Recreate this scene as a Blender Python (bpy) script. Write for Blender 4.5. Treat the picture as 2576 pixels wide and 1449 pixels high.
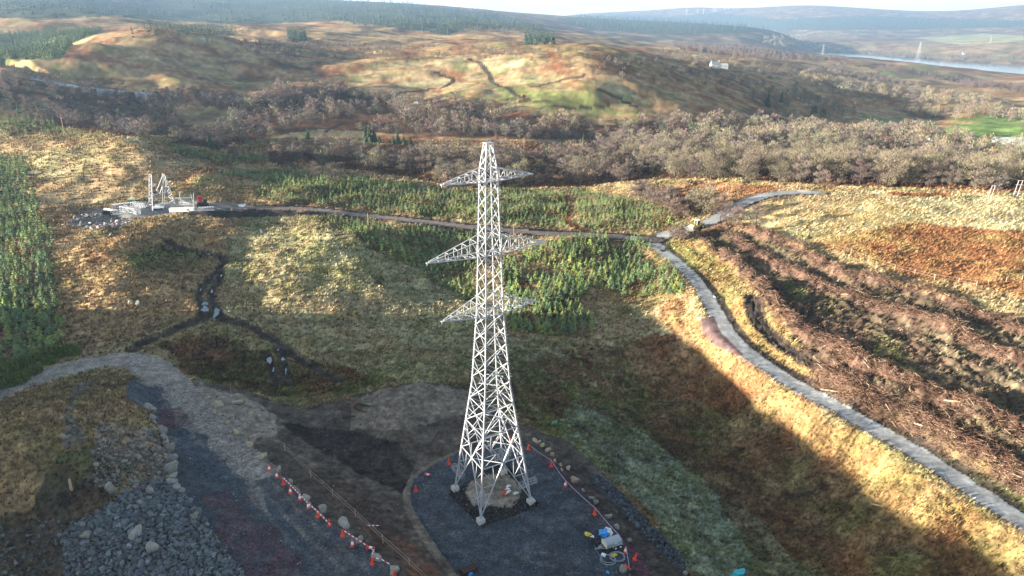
import bpy, math, random
import numpy as np
from math import radians, sin, cos, tan, pi
from mathutils import Vector, Matrix

for o in list(bpy.data.objects):
    bpy.data.objects.remove(o)
scene = bpy.context.scene
COL = scene.collection
rng = np.random.default_rng(7)
random.seed(7)

# ------------------------------------------------------------------ camera
FOC = 1734.0                      # focal length in pixels of a 2576 px wide picture
PITCH = radians(21.5)
H = 63.8                        # camera height above the tower pad (z = 0)
cam_d = bpy.data.cameras.new('camera')
cam_d.sensor_width = 36.0
cam_d.lens = 36.0 * FOC / 2576.0
cam_d.clip_start = 0.5
cam_d.clip_end = 60000.0
cam = bpy.data.objects.new('camera', cam_d)
COL.objects.link(cam)
cam.location = (0, 0, H)
cam.rotation_euler = (radians(90) - PITCH, 0, 0)
scene.camera = cam

# ------------------------------------------------------------------ light
SUN_EL = radians(9)
SUN_LEFT = radians(106)          # angle of the sun to the left of the view direction
sdir = Vector((-sin(SUN_LEFT) * cos(SUN_EL), cos(SUN_LEFT) * cos(SUN_EL), sin(SUN_EL)))
world = bpy.data.worlds.new("World")
scene.world = world
world.use_nodes = True
wn = world.node_tree.nodes
bg = wn['Background']
sky = wn.new('ShaderNodeTexSky')
sky.sky_type = 'NISHITA'
sky.sun_disc = False
sky.sun_elevation = SUN_EL
sky.sun_rotation = -SUN_LEFT
sky.altitude = 200
sky.air_density = 1.0
sky.dust_density = 1.2
sky.ozone_density = 1.4
wl_ = world.node_tree.links.new
wtc = wn.new('ShaderNodeTexCoord'); wmp = wn.new('ShaderNodeMapping'); wmp.inputs['Scale'].default_value = (1.6, 1.6, 9.0)
wl_(wtc.outputs['Generated'], wmp.inputs[0])
wno = wn.new('ShaderNodeTexNoise'); wno.inputs['Scale'].default_value = 2.2; wno.inputs['Detail'].default_value = 6
wl_(wmp.outputs[0], wno.inputs['Vector'])
wrp = wn.new('ShaderNodeMapRange'); wrp.inputs[1].default_value = .34; wrp.inputs[2].default_value = .56; wrp.inputs[4].default_value = .85
wl_(wno.outputs[0], wrp.inputs[0])
wmx = wn.new('ShaderNodeMix'); wmx.data_type = 'RGBA'; wmx.inputs[7].default_value = (8.0, 8.2, 8.6, 1)
wsx = wn.new('ShaderNodeSeparateXYZ'); wl_(wtc.outputs['Generated'], wsx.inputs[0])
wlo = wn.new('ShaderNodeMapRange'); wlo.inputs[1].default_value = .10; wlo.inputs[2].default_value = .32; wlo.inputs[3].default_value = 1; wlo.inputs[4].default_value = .12
wl_(wsx.outputs[2], wlo.inputs[0])
wml = wn.new('ShaderNodeMath'); wml.operation = 'MULTIPLY'; wl_(wrp.outputs[0], wml.inputs[0]); wl_(wlo.outputs[0], wml.inputs[1])
wl_(wml.outputs[0], wmx.inputs[0]); wl_(sky.outputs[0], wmx.inputs[6]); wl_(wmx.outputs[2], bg.inputs[0])
bg.inputs[1].default_value = 0.05
sun_d = bpy.data.lights.new('sun', 'SUN')
sun_d.energy = 5.0
sun_d.angle = radians(0.5)
sun_d.color = (1.0, 0.90, 0.76)
sun = bpy.data.objects.new('sun', sun_d)
COL.objects.link(sun)
sun.rotation_euler = (-sdir).to_track_quat('-Z', 'Y').to_euler()
scene.view_settings.view_transform = 'Standard'
scene.view_settings.look = 'None'
scene.view_settings.gamma = 1.0
scene.view_settings.exposure = 2.65
scene.cycles.use_denoising = True
scene.cycles.max_bounces = 4
scene.cycles.diffuse_bounces = 2
scene.cycles.transparent_max_bounces = 4
scene.cycles.volume_bounces = 0

# ------------------------------------------------------------------ noise
def _h(ix, iy, seed):
    h = (ix.astype(np.int64) * 374761393 + iy.astype(np.int64) * 668265263 + seed * 1442695041) & 0xFFFFFFFF
    h = ((h ^ (h >> 13)) * 1274126177) & 0xFFFFFFFF
    h = ((h ^ (h >> 16)) * 2246822519) & 0xFFFFFFFF
    return ((h ^ (h >> 15)) & 0xFFFFFF).astype(np.float32) / np.float32(0xFFFFFF)

def gn(x, y, seed=0):
    """gradient noise about -1..1"""
    x = np.asarray(x, np.float64); y = np.asarray(y, np.float64)
    x0 = np.floor(x); y0 = np.floor(y)
    fx = (x - x0).astype(np.float32); fy = (y - y0).astype(np.float32)
    ux = fx * fx * fx * (fx * (fx * 6 - 15) + 10); uy = fy * fy * fy * (fy * (fy * 6 - 15) + 10)
    def g(dx, dy):
        a = _h(x0 + dx, y0 + dy, seed) * np.float32(2 * pi)
        return np.cos(a) * (fx - dx) + np.sin(a) * (fy - dy)
    n0 = g(0, 0) * (1 - ux) + g(1, 0) * ux
    n1 = g(0, 1) * (1 - ux) + g(1, 1) * ux
    return (n0 * (1 - uy) + n1 * uy) * np.float32(1.5)

def fbm(x, y, seed=0, oct=3, gain=0.55):
    s = 0; a = 1.0; t = 0
    for k in range(oct):
        s = s + a * gn(x * 2 ** k + 17.3 * k, y * 2 ** k - 9.1 * k, seed + 31 * k); t += a; a *= gain
    return s / t

def sstep(a, b, x):
    t = np.clip((x - a) / (b - a), 0, 1)
    return t * t * (3 - 2 * t)

# ------------------------------------------------------------------ terrain control points
def dep_of(py):
    return PITCH + math.atan((py - 724.5) / FOC)

def ray(px, py):
    a = (px - 1288) / FOC; b = (py - 724.5) / FOC
    return a, cos(PITCH) - b * sin(PITCH), -sin(PITCH) - b * cos(PITCH)

CZ = [  # picture column, picture row, height of the ground there
 (-100,1449,6),(150,1449,3.5),(400,1449,3.5),(700,1449,3.6),(1000,1449,3.4),(1130,1449,.9),(1300,1449,0),(1600,1449,0),(1750,1449,-1.5),(2100,1449,-5.5),(2400,1449,-2),(2650,1449,1.5),
 (-50,1250,9),(150,1150,11),(350,1270,5),(450,1160,4.6),(600,1200,4.2),(700,1250,4.1),(850,1350,3.7),(900,1300,2.8),(1000,1320,1.2),(1040,1250,.2),(1100,1200,0),(1250,1250,0),(1400,1300,0),(1500,1400,0),(1640,1310,-1.2),(1750,1200,-5.5),(1950,1300,-6),(2150,1300,-4),(2350,1350,.2),(2500,1295,2.2),
 (0,1085,12.5),(110,1030,13.5),(250,1050,10),(350,1060,8),(430,1040,4.5),(520,1050,4.3),(620,1130,4.2),(560,1000,3.8),(700,1080,3.0),(850,1150,1.6),(950,1150,.7),(1020,1100,1.4),(1100,1130,.3),(1250,1110,.2),(1400,1130,-.3),(1550,1100,-3.5),(1800,1080,-8),(2000,1150,-6),(2150,1150,-2),(2250,1125,2),
 (-60,1030,5),(-20,1012,5.2),(60,982,5.4),(130,958,5.4),(230,936,5.2),(310,930,5.0),(-50,990,4.6),(200,915,4.6),(350,900,4.6),(480,930,3.8),(700,930,1.4),(900,950,1.4),(1050,975,3.6),(1150,980,3.1),(900,1015,2.6),(1000,1050,2.8),(1300,960,0),(1500,950,-3.5),(1700,950,-6.5),(1850,960,-4.5),(1950,950,.8),(2100,1030,2.2),
 (0,870,5),(250,830,5.2),(400,820,5),(540,800,4.2),(700,850,1.6),(620,900,2.2),(480,870,4.4),(900,850,1),(1100,850,0),(1400,850,-1.8),(1600,830,-4),(1750,820,-.4),(1850,850,1.6),(1950,850,2.2),(2100,900,3.6),(2300,950,4.6),(2550,1050,5.2),
 (0,700,6),(150,680,7),(300,670,8.5),(430,640,5.2),(500,700,5.4),(545,690,4),(650,650,5.4),(800,620,7),(880,595,7.6),(950,650,4.6),(900,750,2),(1050,680,1.2),(1200,700,.2),(1350,660,.6),(1500,650,.6),(1640,680,-.4),(1700,700,.6),(1800,720,1.2),(1900,700,2.6),(2100,720,4.2),(2300,780,5.2),(2550,850,6.2),
 (0,600,7),(150,570,6.4),(250,590,8.4),(400,556,9.4),(550,548,7),(650,562,4.2),(750,550,4.6),(900,560,4),(1200,572,2),(1400,583,1.2),(1640,598,1),(1750,575,2),(1900,580,3.6),(2100,590,5.2),(2400,600,7),(2576,620,8),
 (200,560,5.2),(300,530,5),(400,520,5),(500,525,5),(600,520,4.6),(700,525,4.2),
 (0,480,6),(250,440,10),(500,440,9),(700,480,5),(900,490,3),(1200,500,1),(1500,510,.4),(1650,478,3),(1850,466,6.4),(2000,484,8.4),(2250,492,9.4),(2576,500,9.6),
 (0,400,10),(250,395,14),(350,372,16),(420,380,13),(600,420,4.5),(900,430,1),(1000,450,0),(1300,440,-4),(1600,430,-7),(1850,435,-8),(2050,435,-9),(2300,440,-10),(2576,440,-11),
 (0,330,14),(100,300,16),(400,330,2),(700,370,-3),(900,360,-5),(1300,360,-7),(1700,380,-11),(2100,370,-15),(2500,370,-18),
 (0,250,20),(200,280,10),(500,290,5),(800,300,0),(1000,310,-4),(1250,300,-6),(1600,310,-10),(1900,310,-20),(2200,300,-30),(2500,320,-28),(1500,288,-5),
 (300,235,15),(600,240,10),(900,250,3),(1200,220,10),(1500,230,9),(1800,220,2),(2000,250,-22),(2300,250,-38),(2576,260,-40),
 (100,160,20),(300,170,28),(600,180,20),(800,190,15),(1000,160,20),(1200,150,24),(1500,150,28),(1700,165,15),(1850,150,-4),(2050,170,-40),(2300,192,-62),(2500,210,-85),
 (2150,150,-142),(2300,165,-142),(2450,172,-142),(2576,178,-142),(2070,138,-142),(1830,106,-142),(1900,106,-142),(2700,185,-142),
]
CR = [  # picture column, picture row, distance
 (400,85,750),(300,110,700),(550,110,760),(650,140,740),(200,140,640),(400,92,950),(150,100,900),(0,140,750),(250,88,1000),
 (150,40,1300),(300,50,1280),(150,70,1130),(-80,60,1200),(350,30,2200),(420,50,1700),(100,-30,2600),(600,-8,3500),(600,25,2600),(860,2,4000),(500,70,1300),
 (700,80,1200),(750,100,1050),(850,72,1500),(900,60,1750),(1000,45,2300),(1060,14,3600),(1200,27,3600),(1290,42,3500),(1370,56,3400),(1500,80,3200),(1600,98,3000),(1660,108,2900),
 (1000,100,1150),(1200,105,1100),(1200,75,1700),(1400,112,1150),(1500,100,1800),(1600,130,1200),(1400,86,2000),
 (1740,118,2300),(1850,128,2250),(1950,140,2200),(2030,138,2400),(2100,142,2500),(2200,149,2400),(2340,168,2200),(2450,187,2150),(2576,200,2050),
 (2400,120,4500),(2576,110,4500),(2000,112,4800),(1985,90,4700),(2100,110,4900),(2300,98,6000),(1700,76,7000),(2000,60,7500),(2400,60,7500),(2576,66,7000),(1800,88,6400),(2200,80,6500),
 (1500,33,9000),(1680,38,9000),(1750,18,10000),(1800,21,10000),(2020,13,10000),(2200,22,9800),(2400,28,9500),(2576,12,9500),(2700,10,9500),(1400,42,9000),
]
def az_r(px, py, r=None, z=None):
    a, b, c = ray(px, py)
    hh = math.hypot(a, b)
    if r is None:
        r = (z - H) / c * hh
    return math.atan2(a, b), r, H + c / hh * r
PTS = [az_r(x, y, z=z) for x, y, z in CZ] + [az_r(x, y, r=r) for x, y, r in CR]
for d in range(-180, 181, 15):
    a = radians(d)
    PTS.append((a, 6, 2.0)); PTS.append((a, 25, 2.5))
    if abs(d) > 40:
        for r, z in ((60, 4), (120, 6), (250, 9), (600, 18), (1500, 40), (4000, 90), (9000, 160)):
            if d > 0 and d < 70:
                z = {60: 2, 120: 4, 250: 5, 600: -20, 1500: -60, 4000: -100, 9000: 150}[r]
            PTS.append((a, r, z))
    PTS.append((a, 13500, -60))
PTS = np.array(PTS)
KA = 2.2
def feat(az, r):
    return az * KA, np.log(r)
cu, cv = feat(PTS[:, 0], PTS[:, 1])
# heights are scaled by distance so that the smoothing acts on what an eye at the camera sees
SC = lambda r: 1.0 / (r ** 0.85)
def kern(d2):
    return d2 * np.log(d2 + 1e-12) * 0.5
n = len(PTS)
A = np.zeros((n + 3, n + 3))
A[:n, :n] = kern((cu[:, None] - cu[None]) ** 2 + (cv[:, None] - cv[None]) ** 2) + np.eye(n) * 4e-4
A[:n, n] = 1; A[:n, n + 1] = cu; A[:n, n + 2] = cv
A[n:, :n] = A[:n, n:].T
rhs = np.zeros(n + 3); rhs[:n] = (PTS[:, 2] - H) * SC(PTS[:, 1])
SOL = np.linalg.solve(A, rhs)
def base_z(az, r):
    az = np.asarray(az); r = np.asarray(r)
    u, v = feat(az.ravel(), r.ravel())
    out = np.zeros(u.shape)
    for i in range(0, len(u), 200000):
        uu = u[i:i + 200000]; vv = v[i:i + 200000]
        acc = SOL[n] + SOL[n + 1] * uu + SOL[n + 2] * vv
        for k in range(n):
            acc += SOL[k] * kern((uu - cu[k]) ** 2 + (vv - cv[k]) ** 2)
        out[i:i + 200000] = acc
    out = out / SC(r.ravel()) + H
    return out.reshape(az.shape)

# polar grid round the camera: fine where the picture looks, coarse elsewhere
azf = np.radians(np.arange(-45.5, 45.501, 0.07))
azc = np.radians(np.arange(46.5, 180.1, 0.9))
AZ = np.concatenate([-azc[::-1], azf, azc])
AZ[0] = -pi; AZ[-1] = pi
deps = np.concatenate([np.arange(60, 46.5, -1.0), np.arange(46.5, 8.0, -0.09)])
rn = H / np.tan(np.radians(deps))
rf = np.exp(np.linspace(math.log(H / tan(radians(8.0))), math.log(13500), 400))
R = np.concatenate([[1.0, 6, 14, 24, 31], rn, rf])
NA, NR = len(AZ), len(R)
# smooth part on a coarser grid, then refined
azk = np.concatenate([-azc[::-1], np.radians(np.arange(-45.5, 45.51, 0.35)), azc]); azk[0] = -pi; azk[-1] = pi
rk = np.concatenate([R[:5], rn[::5], rf[::4], [13500.0]])
rk = np.unique(rk)
ZK = base_z(*np.meshgrid(azk, rk, indexing='ij'))
def regrid(ZK):
    i = np.clip(np.searchsorted(azk, AZ) - 1, 0, len(azk) - 2); t = ((AZ - azk[i]) / (azk[i + 1] - azk[i]))[:, None]
    Z1 = ZK[i] * (1 - t) + ZK[i + 1] * t
    lr, lk = np.log(R), np.log(rk)
    j = np.clip(np.searchsorted(lk, lr) - 1, 0, len(lk) - 2); s = ((lr - lk[j]) / (lk[j + 1] - lk[j]))[None]
    return Z1[:, j] * (1 - s) + Z1[:, j + 1] * s
Z = regrid(ZK)
AZG, RG = np.meshgrid(AZ, R, indexing='ij')
X = RG * np.sin(AZG); Y = RG * np.cos(AZG)

def bump(cx, cy, sx, sy, h, rot=0.0):
    c, s = cos(rot), sin(rot)
    u = (X - cx) * c + (Y - cy) * s; v = -(X - cx) * s + (Y - cy) * c
    return h * np.exp(-(u / sx) ** 2 - (v / sy) ** 2)

def project(x, y, z):
    zz = z - H
    zc = y * cos(PITCH) - zz * sin(PITCH)
    v = -y * sin(PITCH) - zz * cos(PITCH)
    zc = np.where(zc > 0.1, zc, 0.1)
    return 1288 + FOC * x / zc, 724.5 + FOC * v / zc

# hummocks: a fractal relief whose finest wave follows the grid's own resolution
CELL = np.maximum(RG * 0.00125, np.gradient(R)[None])
HUM = np.zeros_like(Z)
mid = sstep(330, 620, RG) * (1 - 0.75 * sstep(2600, 5200, RG))
for k, (lam, amp) in enumerate(((420, 6), (190, 4.6), (90, 3.6), (52, 2.6), (30, 1.5), (17, .9))):
    f = sstep(1.6, 3.5, lam / CELL)
    HUM += mid * f * amp * gn(X / lam, Y / (lam * 0.8), 100 + k)
HUM += sstep(90, 200, RG) * (1 - sstep(300, 500, RG)) * (1.5 * gn(X / 21, Y / 17, 140) + 0.95 * gn(X / 9, Y / 8, 141) + .4 * gn(X / 5, Y / 4.4, 142))
Z += HUM * sstep(-125, -60, Z)
PX, PY = project(X, Y, Z)

def hit(px, py):
    """point of the ground seen at this place of the picture"""
    a, b, c = ray(px, py)
    hh = math.hypot(a, b); az = math.atan2(a, b); sl = c / hh
    i = int(np.clip(np.searchsorted(AZ, az) - 1, 0, NA - 2)); t = (az - AZ[i]) / (AZ[i + 1] - AZ[i])
    zc = Z[i] * (1 - t) + Z[i + 1] * t
    d = H + sl * R - zc
    k = np.nonzero(d <= 0)[0]
    j = int(k[0]) if len(k) else NR - 1
    if j == 0: j = 1
    q = d[j - 1] / (d[j - 1] - d[j]) if d[j - 1] != d[j] else 0
    r = R[j - 1] + q * (R[j] - R[j - 1])
    return Vector((r * sin(az), r * cos(az), H + sl * r))

def ground(x, y):
    az = math.atan2(x, y); r = max(math.hypot(x, y), R[0])
    i = int(np.clip(np.searchsorted(AZ, az) - 1, 0, NA - 2)); t = (az - AZ[i]) / (AZ[i + 1] - AZ[i])
    j = int(np.clip(np.searchsorted(R, r) - 1, 0, NR - 2)); s = (r - R[j]) / (R[j + 1] - R[j])
    return float((Z[i, j] * (1 - t) + Z[i + 1, j] * t) * (1 - s) + (Z[i, j + 1] * (1 - t) + Z[i + 1, j + 1] * t) * s)

def ground_v(x, y):
    az = np.arctan2(x, y); r = np.maximum(np.hypot(x, y), R[0])
    i = np.clip(np.searchsorted(AZ, az) - 1, 0, NA - 2); t = (az - AZ[i]) / (AZ[i + 1] - AZ[i])
    j = np.clip(np.searchsorted(R, r) - 1, 0, NR - 2); s = (r - R[j]) / (R[j + 1] - R[j])
    return (Z[i, j] * (1 - t) + Z[i + 1, j] * t) * (1 - s) + (Z[i, j + 1] * (1 - t) + Z[i + 1, j + 1] * t) * s

# the hill to the left of the site, outside the picture, that keeps the low sun off the pad and the slope beside it;
# its crest line follows from where its shadow ends on the ground
CREST = []
for q in ((2700,1600),(2560,1475),(2350,1335),(2150,1205),(2000,1085),(1880,985),(1750,875),(1640,795)):
    h = hit(*q); t = (h.x + 150) / -sdir.x
    CREST.append((h.y + sdir.y * t, h.z + sdir.z * t))
CREST = sorted(CREST)
cy = [CREST[0][0] - 60] + [c[0] for c in CREST] + [CREST[-1][0] + 14, CREST[-1][0] + 40]
cz = [CREST[0][1]] + [c[1] for c in CREST] + [CREST[-1][1] - 9, 5]
ridge = np.interp(Y, cy, cz, right=5) * np.exp(-((X + 150) / 40.0) ** 2 * np.where(X > -150, 1.0, .35))
Z = np.where((X < -85) & (Y < 130) & (Y > -250), np.maximum(Z, ridge), Z)
PX, PY = project(X, Y, Z)

h = hit(2290, 540); Z -= .8 * HUM * np.exp(-((X - h.x) / 75) ** 2 - ((Y - h.y) / 48) ** 2)
PX, PY = project(X, Y, Z)
h = hit(400, 1345); Z += bump(h.x, h.y, 9, 7, 2.4)
PX, PY = project(X, Y, Z)
# ------------------------------------------------------------------ ground cover
INV = AZG.copy() * 0 + (np.abs(AZG) < radians(45.6))
WX = (fbm(X / 7, Y / 7, 201, 3) * np.minimum(2.2, RG * 0.012)); WY = fbm(X / 7, Y / 7, 202, 3) * np.minimum(2.2, RG * 0.012)
def inside(poly, px, py):
    poly = np.array(poly, float); c = np.zeros(px.shape, bool)
    x1, y1 = poly[-1]
    for x2, y2 in poly:
        if y1 != y2:
            cond = ((y1 > py) != (y2 > py)) & (px < (x2 - x1) * (py - y1) / (y2 - y1) + x1)
            c ^= cond
        x1, y1 = x2, y2
    return c
def mask(poly, warp=1.0):
    """ground vertices inside an outline, the outline frayed by noise on the ground"""
    p = np.array(poly, float); m = 60
    sel = (PX > p[:, 0].min() - m) & (PX < p[:, 0].max() + m) & (PY > p[:, 1].min() - m) & (PY < p[:, 1].max() + m) & (INV > 0)
    out = np.zeros(PX.shape, bool)
    if warp:
        qx, qy = project(X[sel] + WX[sel] * warp, Y[sel] + WY[sel] * warp, Z[sel])
    else:
        qx, qy = PX[sel], PY[sel]
    out[sel] = inside(poly, qx, qy)
    return out
LZ = [None]
def smooth_line(pts, n=8):
    """Catmull-Rom through ground points (world), returned as an array"""
    P = [np.array(p, float) for p in pts]; P = [2 * P[0] - P[1]] + P + [2 * P[-1] - P[-2]]
    out = []
    for i in range(1, len(P) - 2):
        p0, p1, p2, p3 = P[i - 1:i + 3]
        for k in range(n):
            t = k / n
            out.append(0.5 * (2 * p1 + (p2 - p0) * t + (2 * p0 - 5 * p1 + 4 * p2 - p3) * t * t + (3 * p1 - p0 - 3 * p2 + p3) * t ** 3))
    out.append(P[-2])
    return np.array(out)
def line_of(pix, n=8):
    return smooth_line([hit(*p) for p in pix], n)
def road_of(pix, run=14.0):
    """centre line through the picked places with its heights smoothed along the way"""
    q = smooth_line([(x, y, 0) for x, y in pix], 14)
    P = np.array([hit(x, y) for x, y in q[:, :2]]); cum = np.concatenate([[0], np.cumsum(np.hypot(*np.diff(P[:, :2], axis=0).T))])
    K = np.exp(-((cum[:, None] - cum[None]) / run) ** 2); zs = (K * P[:, 2][None]).sum(1) / K.sum(1)
    out = []
    for (x, y, _), z in zip(q, zs):
        a, b, c = ray(x, y); t = (z - H) / c; out.append((a * t, b * t, z))
    return np.array(out)
def dist_line(L, reach):
    """distance on the ground from a line, signed side as second value"""
    best = np.full(X.shape, 1e9); side = np.zeros(X.shape)
    sel = (X > L[:, 0].min() - reach) & (X < L[:, 0].max() + reach) & (Y > L[:, 1].min() - reach) & (Y < L[:, 1].max() + reach)
    x = X[sel]; y = Y[sel]; b = np.full(x.shape, 1e9); sd = np.zeros(x.shape); zz = np.zeros(x.shape)
    for A3, C3 in zip(L[:-1], L[1:]):
        a, c = A3[:2], C3[:2]; d = c - a; l2 = (d ** 2).sum() + 1e-9
        t = np.clip(((x - a[0]) * d[0] + (y - a[1]) * d[1]) / l2, 0, 1)
        ex = x - a[0] - t * d[0]; ey = y - a[1] - t * d[1]; q = np.hypot(ex, ey)
        u = q < b
        b = np.where(u, q, b); sd = np.where(u, np.sign(d[0] * ey - d[1] * ex), sd); zz = np.where(u, A3[2] + (C3[2] - A3[2]) * t, zz)
    best[sel] = b; side[sel] = sd
    LZ[0] = (sel, zz)
    return best, side

# palette of the things that cover the ground (linear base colours)
SLOT = dict(straw=(.31, .215, .115), pale=(.36, .33, .19), moss=(.15, .165, .055), bracken=(.20, .088, .042), gold=(.28, .205, .08),
            heather=(.085, .05, .032), peat=(.024, .020, .018), soil=(.062, .048, .040), gravel=(.053, .061, .072), redgravel=(.085, .040, .046),
            track=(.22, .195, .165), rock=(.21, .205, .19), lush=(.135, .195, .06), brash=(.15, .09, .062), forest=(.055, .068, .045), tan=(.20, .165, .125),
            frost=(.27, .31, .22), road=(.26, .27, .27), roadbrown=(.15, .115, .10))
SN = list(SLOT); SI = {k: i for i, k in enumerate(SN)}
W = np.zeros((len(SN),) + X.shape, np.float32)
for k, v in dict(straw=1.0, pale=.5, moss=.55, bracken=.30, heather=.25).items():
    W[SI[k]] = v
AMP = np.ones(X.shape, np.float32)      # how tussocky the ground is
GRASS = np.ones(X.shape, np.float32)    # where grass tufts may grow
def paint(m, amp=None, grass=None, **w):
    W[:, m] = 0
    for k, v in w.items():
        W[SI[k]][m] = v
    if amp is not None: AMP[m] = amp
    if grass is not None: GRASS[m] = grass

far = RG > 450
W[SI['straw']][far] = .95; W[SI['bracken']][far] = .75; W[SI['heather']][far] = .5; W[SI['moss']][far] = .35; W[SI['pale']][far] = .25; W[SI['gold']][far] = .4
AMP[RG > 420] = .8
vfar = RG > 2300
paint(vfar, .5, 0, straw=.6, heather=.8, bracken=.4, forest=.5)
# far woods and plantations
FAR_FOREST = [(300,-30),(860,-20),(1060,13),(1200,28),(1290,43),(1345,62),(1330,72),(1200,62),(1130,86),(850,52),(600,62),(310,44)]
RIDGE_FOREST = [(-80,-20),(250,-10),(316,14),(320,36),(200,44),(0,46),(-80,46)]
YOUNG_FOREST = [(-60,88),(150,82),(262,76),(185,108),(152,150),(60,150),(-60,152)]
LOCH_FOREST = [(1400,46),(1560,38),(1700,42),(1800,32),(1950,48),(2200,40),(2576,52),(2700,52),(2700,64),(2300,74),(2000,76),(1700,88),(1480,74)]
paint(mask(FAR_FOREST), .6, 0, forest=1)
paint(mask(RIDGE_FOREST), .6, 0, forest=1)
paint(mask(YOUNG_FOREST), .6, 0, forest=.8, moss=.8)
paint(mask(LOCH_FOREST, 0), .5, 0, forest=1, heather=.15)
paint(mask([(1350,58),(1480,76),(1700,90),(2000,80),(2576,70),(2576,86),(2000,100),(1700,118)], 0), .5, 0, forest=.5, heather=.5, straw=.5)
paint(mask([(1990,110),(2576,95),(2700,95),(2700,165),(2300,142),(2100,132)], 0), .5, 0, straw=.7, bracken=.4, moss=.4, heather=.4)
paint(mask([(2300,95),(2480,85),(2576,90),(2576,105),(2400,112)], 0), .4, 0, lush=.4, pale=.5, straw=.3)
paint(mask([(1690,105),(1800,108),(1950,128),(2050,140),(2150,150),(2050,152),(1850,140),(1720,128)]), .9, 0, bracken=.4, heather=.9)
paint(mask([(2220,160),(2420,195),(2480,210),(2400,205),(2150,165)]), .7, 0, bracken=.3, heather=.9)
paint(mask([(2200,172),(2300,163),(2400,178),(2420,198),(2300,200),(2210,190)]), .7, 0, straw=.5, moss=.7)
# fields of the middle distance
paint(mask([(1080,150),(1300,135),(1420,190),(1560,220),(1640,260),(1560,292),(1380,282),(1230,250),(1060,250),(900,215),(860,170)]), .8, .5, straw=.8, pale=.35, moss=.6, bracken=.45)
paint(mask([(1215,205),(1330,225),(1480,238),(1560,288),(1430,280),(1290,250)]), .6, .5, moss=1, lush=.35, straw=.35)
paint(mask([(2380,300),(2470,292),(2576,282),(2640,282),(2640,312),(2500,312)]), .4, .5, lush=.8, moss=.4)
paint(mask([(2340,330),(2420,312),(2500,308),(2640,320),(2640,352),(2420,346)], .5), .4, .5, lush=1)
paint(mask([(2395,356),(2470,347),(2560,362),(2640,366),(2640,388),(2450,386)], .5), .4, .5, lush=1)
paint(mask([(2150,290),(2350,300),(2360,322),(2200,335)]), .6, .5, moss=.7, straw=.4, lush=.3)
paint(mask([(2020,290),(2150,270),(2300,276),(2350,268),(2200,258),(2060,262)]), .6, .5, straw=.6, bracken=.6)
# floor of the woods
WOOD_BACK = [(640,258),(735,215),(850,235),(1000,250),(1150,255),(1260,272),(1400,300),(1560,315),(1750,300),(1950,300),(2100,330),(2330,335),(2400,350),(2576,392),(2640,400),(2640,440),(2100,385),(1700,365),(1500,352),(1200,348),(1000,338),(830,322),(690,340),(560,372),(420,360),(560,330)]
WOOD_FRONT = [(690,388),(800,372),(1000,362),(1200,372),(1500,356),(1700,362),(1900,375),(2100,382),(2300,398),(2640,420),(2640,486),(2300,472),(2050,466),(1850,452),(1650,448),(1500,466),(1200,474),(1080,456),(900,428),(700,417)]
WOOD_LEFT = [(-60,180),(200,215),(330,250),(450,280),(470,318),(430,340),(330,345),(150,318),(-60,290)]
paint(mask(WOOD_BACK), .9, .6, bracken=.55, heather=1.0, straw=.12, peat=.25)
paint(mask(WOOD_FRONT), .9, .6, bracken=.5, heather=1.0, straw=.12, peat=.35)
paint(mask(WOOD_LEFT), .9, .6, bracken=.35, heather=.9, straw=.25)
paint(mask([(900,352),(960,340),(1200,352),(1480,362),(1460,372),(1200,366),(1000,362)]), .8, .6, bracken=1, straw=.4)
paint(mask([(790,318),(840,300),(900,302),(905,322),(850,330)]), .7, .6, bracken=1, heather=.2)
paint(mask([(960,452),(900,430),(700,420),(560,430),(700,402),(830,420),(1080,456),(1020,462)]), .7, 1, straw=1, pale=.3)
# near left: bright moor with dark holes
paint(mask([(-60,480),(200,440),(420,370),(700,470),(640,520),(560,640),(550,760),(430,840),(300,880),(-60,900)]), 1.1, 1, straw=1.0, pale=.3, moss=.3, bracken=.22, heather=.25)
paint(mask([(140,640),(400,560),(560,560),(520,690),(500,780),(300,860),(150,850)]), 1.2, 1, straw=1.05, gold=.35, bracken=.25, heather=.22, moss=.15)
paint(mask([(330,640),(420,610),(520,640),(500,672),(400,690),(330,680)]), 1, 1, heather=.6, moss=.5, straw=.5)
paint(mask([(640,520),(900,560),(1080,690),(1190,770),(1200,960),(960,960),(760,950),(700,870),(560,800),(560,640)]), 1.05, 1, pale=1.0, moss=.65, straw=.55, heather=.25)
paint(mask([(620,900),(760,900),(960,950),(900,990),(700,1000),(490,955),(400,870),(420,850),(560,830)]), 1, 1, moss=.6, heather=.75, straw=.3, bracken=.3)
paint(mask([(400,860),(480,845),(620,860),(660,920),(560,960),(470,950)]), 1, 1, heather=1.0, moss=.5, bracken=.4)
# right slope
paint(mask([(1270,840),(1420,860),(1640,900),(1800,1050),(2000,1250),(2200,1449),(2300,1500),(1700,1500),(1620,1280),(1500,1180),(1390,1080),(1280,1040)]), 1.0, 1, moss=.7, pale=.65, heather=.7, bracken=.3)
paint(mask([(1440,1010),(1600,1080),(1800,1240),(1900,1420),(1840,1500),(1730,1420),(1640,1290),(1500,1170),(1390,1080)]), .9, 1, frost=1.0, moss=.7, heather=.3, pale=.3)
paint(mask([(1560,860),(1700,840),(1850,980),(2000,1110),(2200,1240),(2400,1380),(2500,1500),(2100,1500),(1900,1300),(1700,1130),(1580,1000)]), 1.15, 1, heather=.6, bracken=.75, moss=.5, straw=.6)
paint(mask([(1690,730),(1740,790),(1850,900),(2050,1060),(2250,1170),(2420,1270),(2640,1400),(2640,1500),(2480,1500),(2300,1350),(2100,1190),(1900,1040),(1750,900),(1660,800)]), 1.15, 1, gold=.7, straw=.5, bracken=.85, moss=.35, heather=.3)
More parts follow.
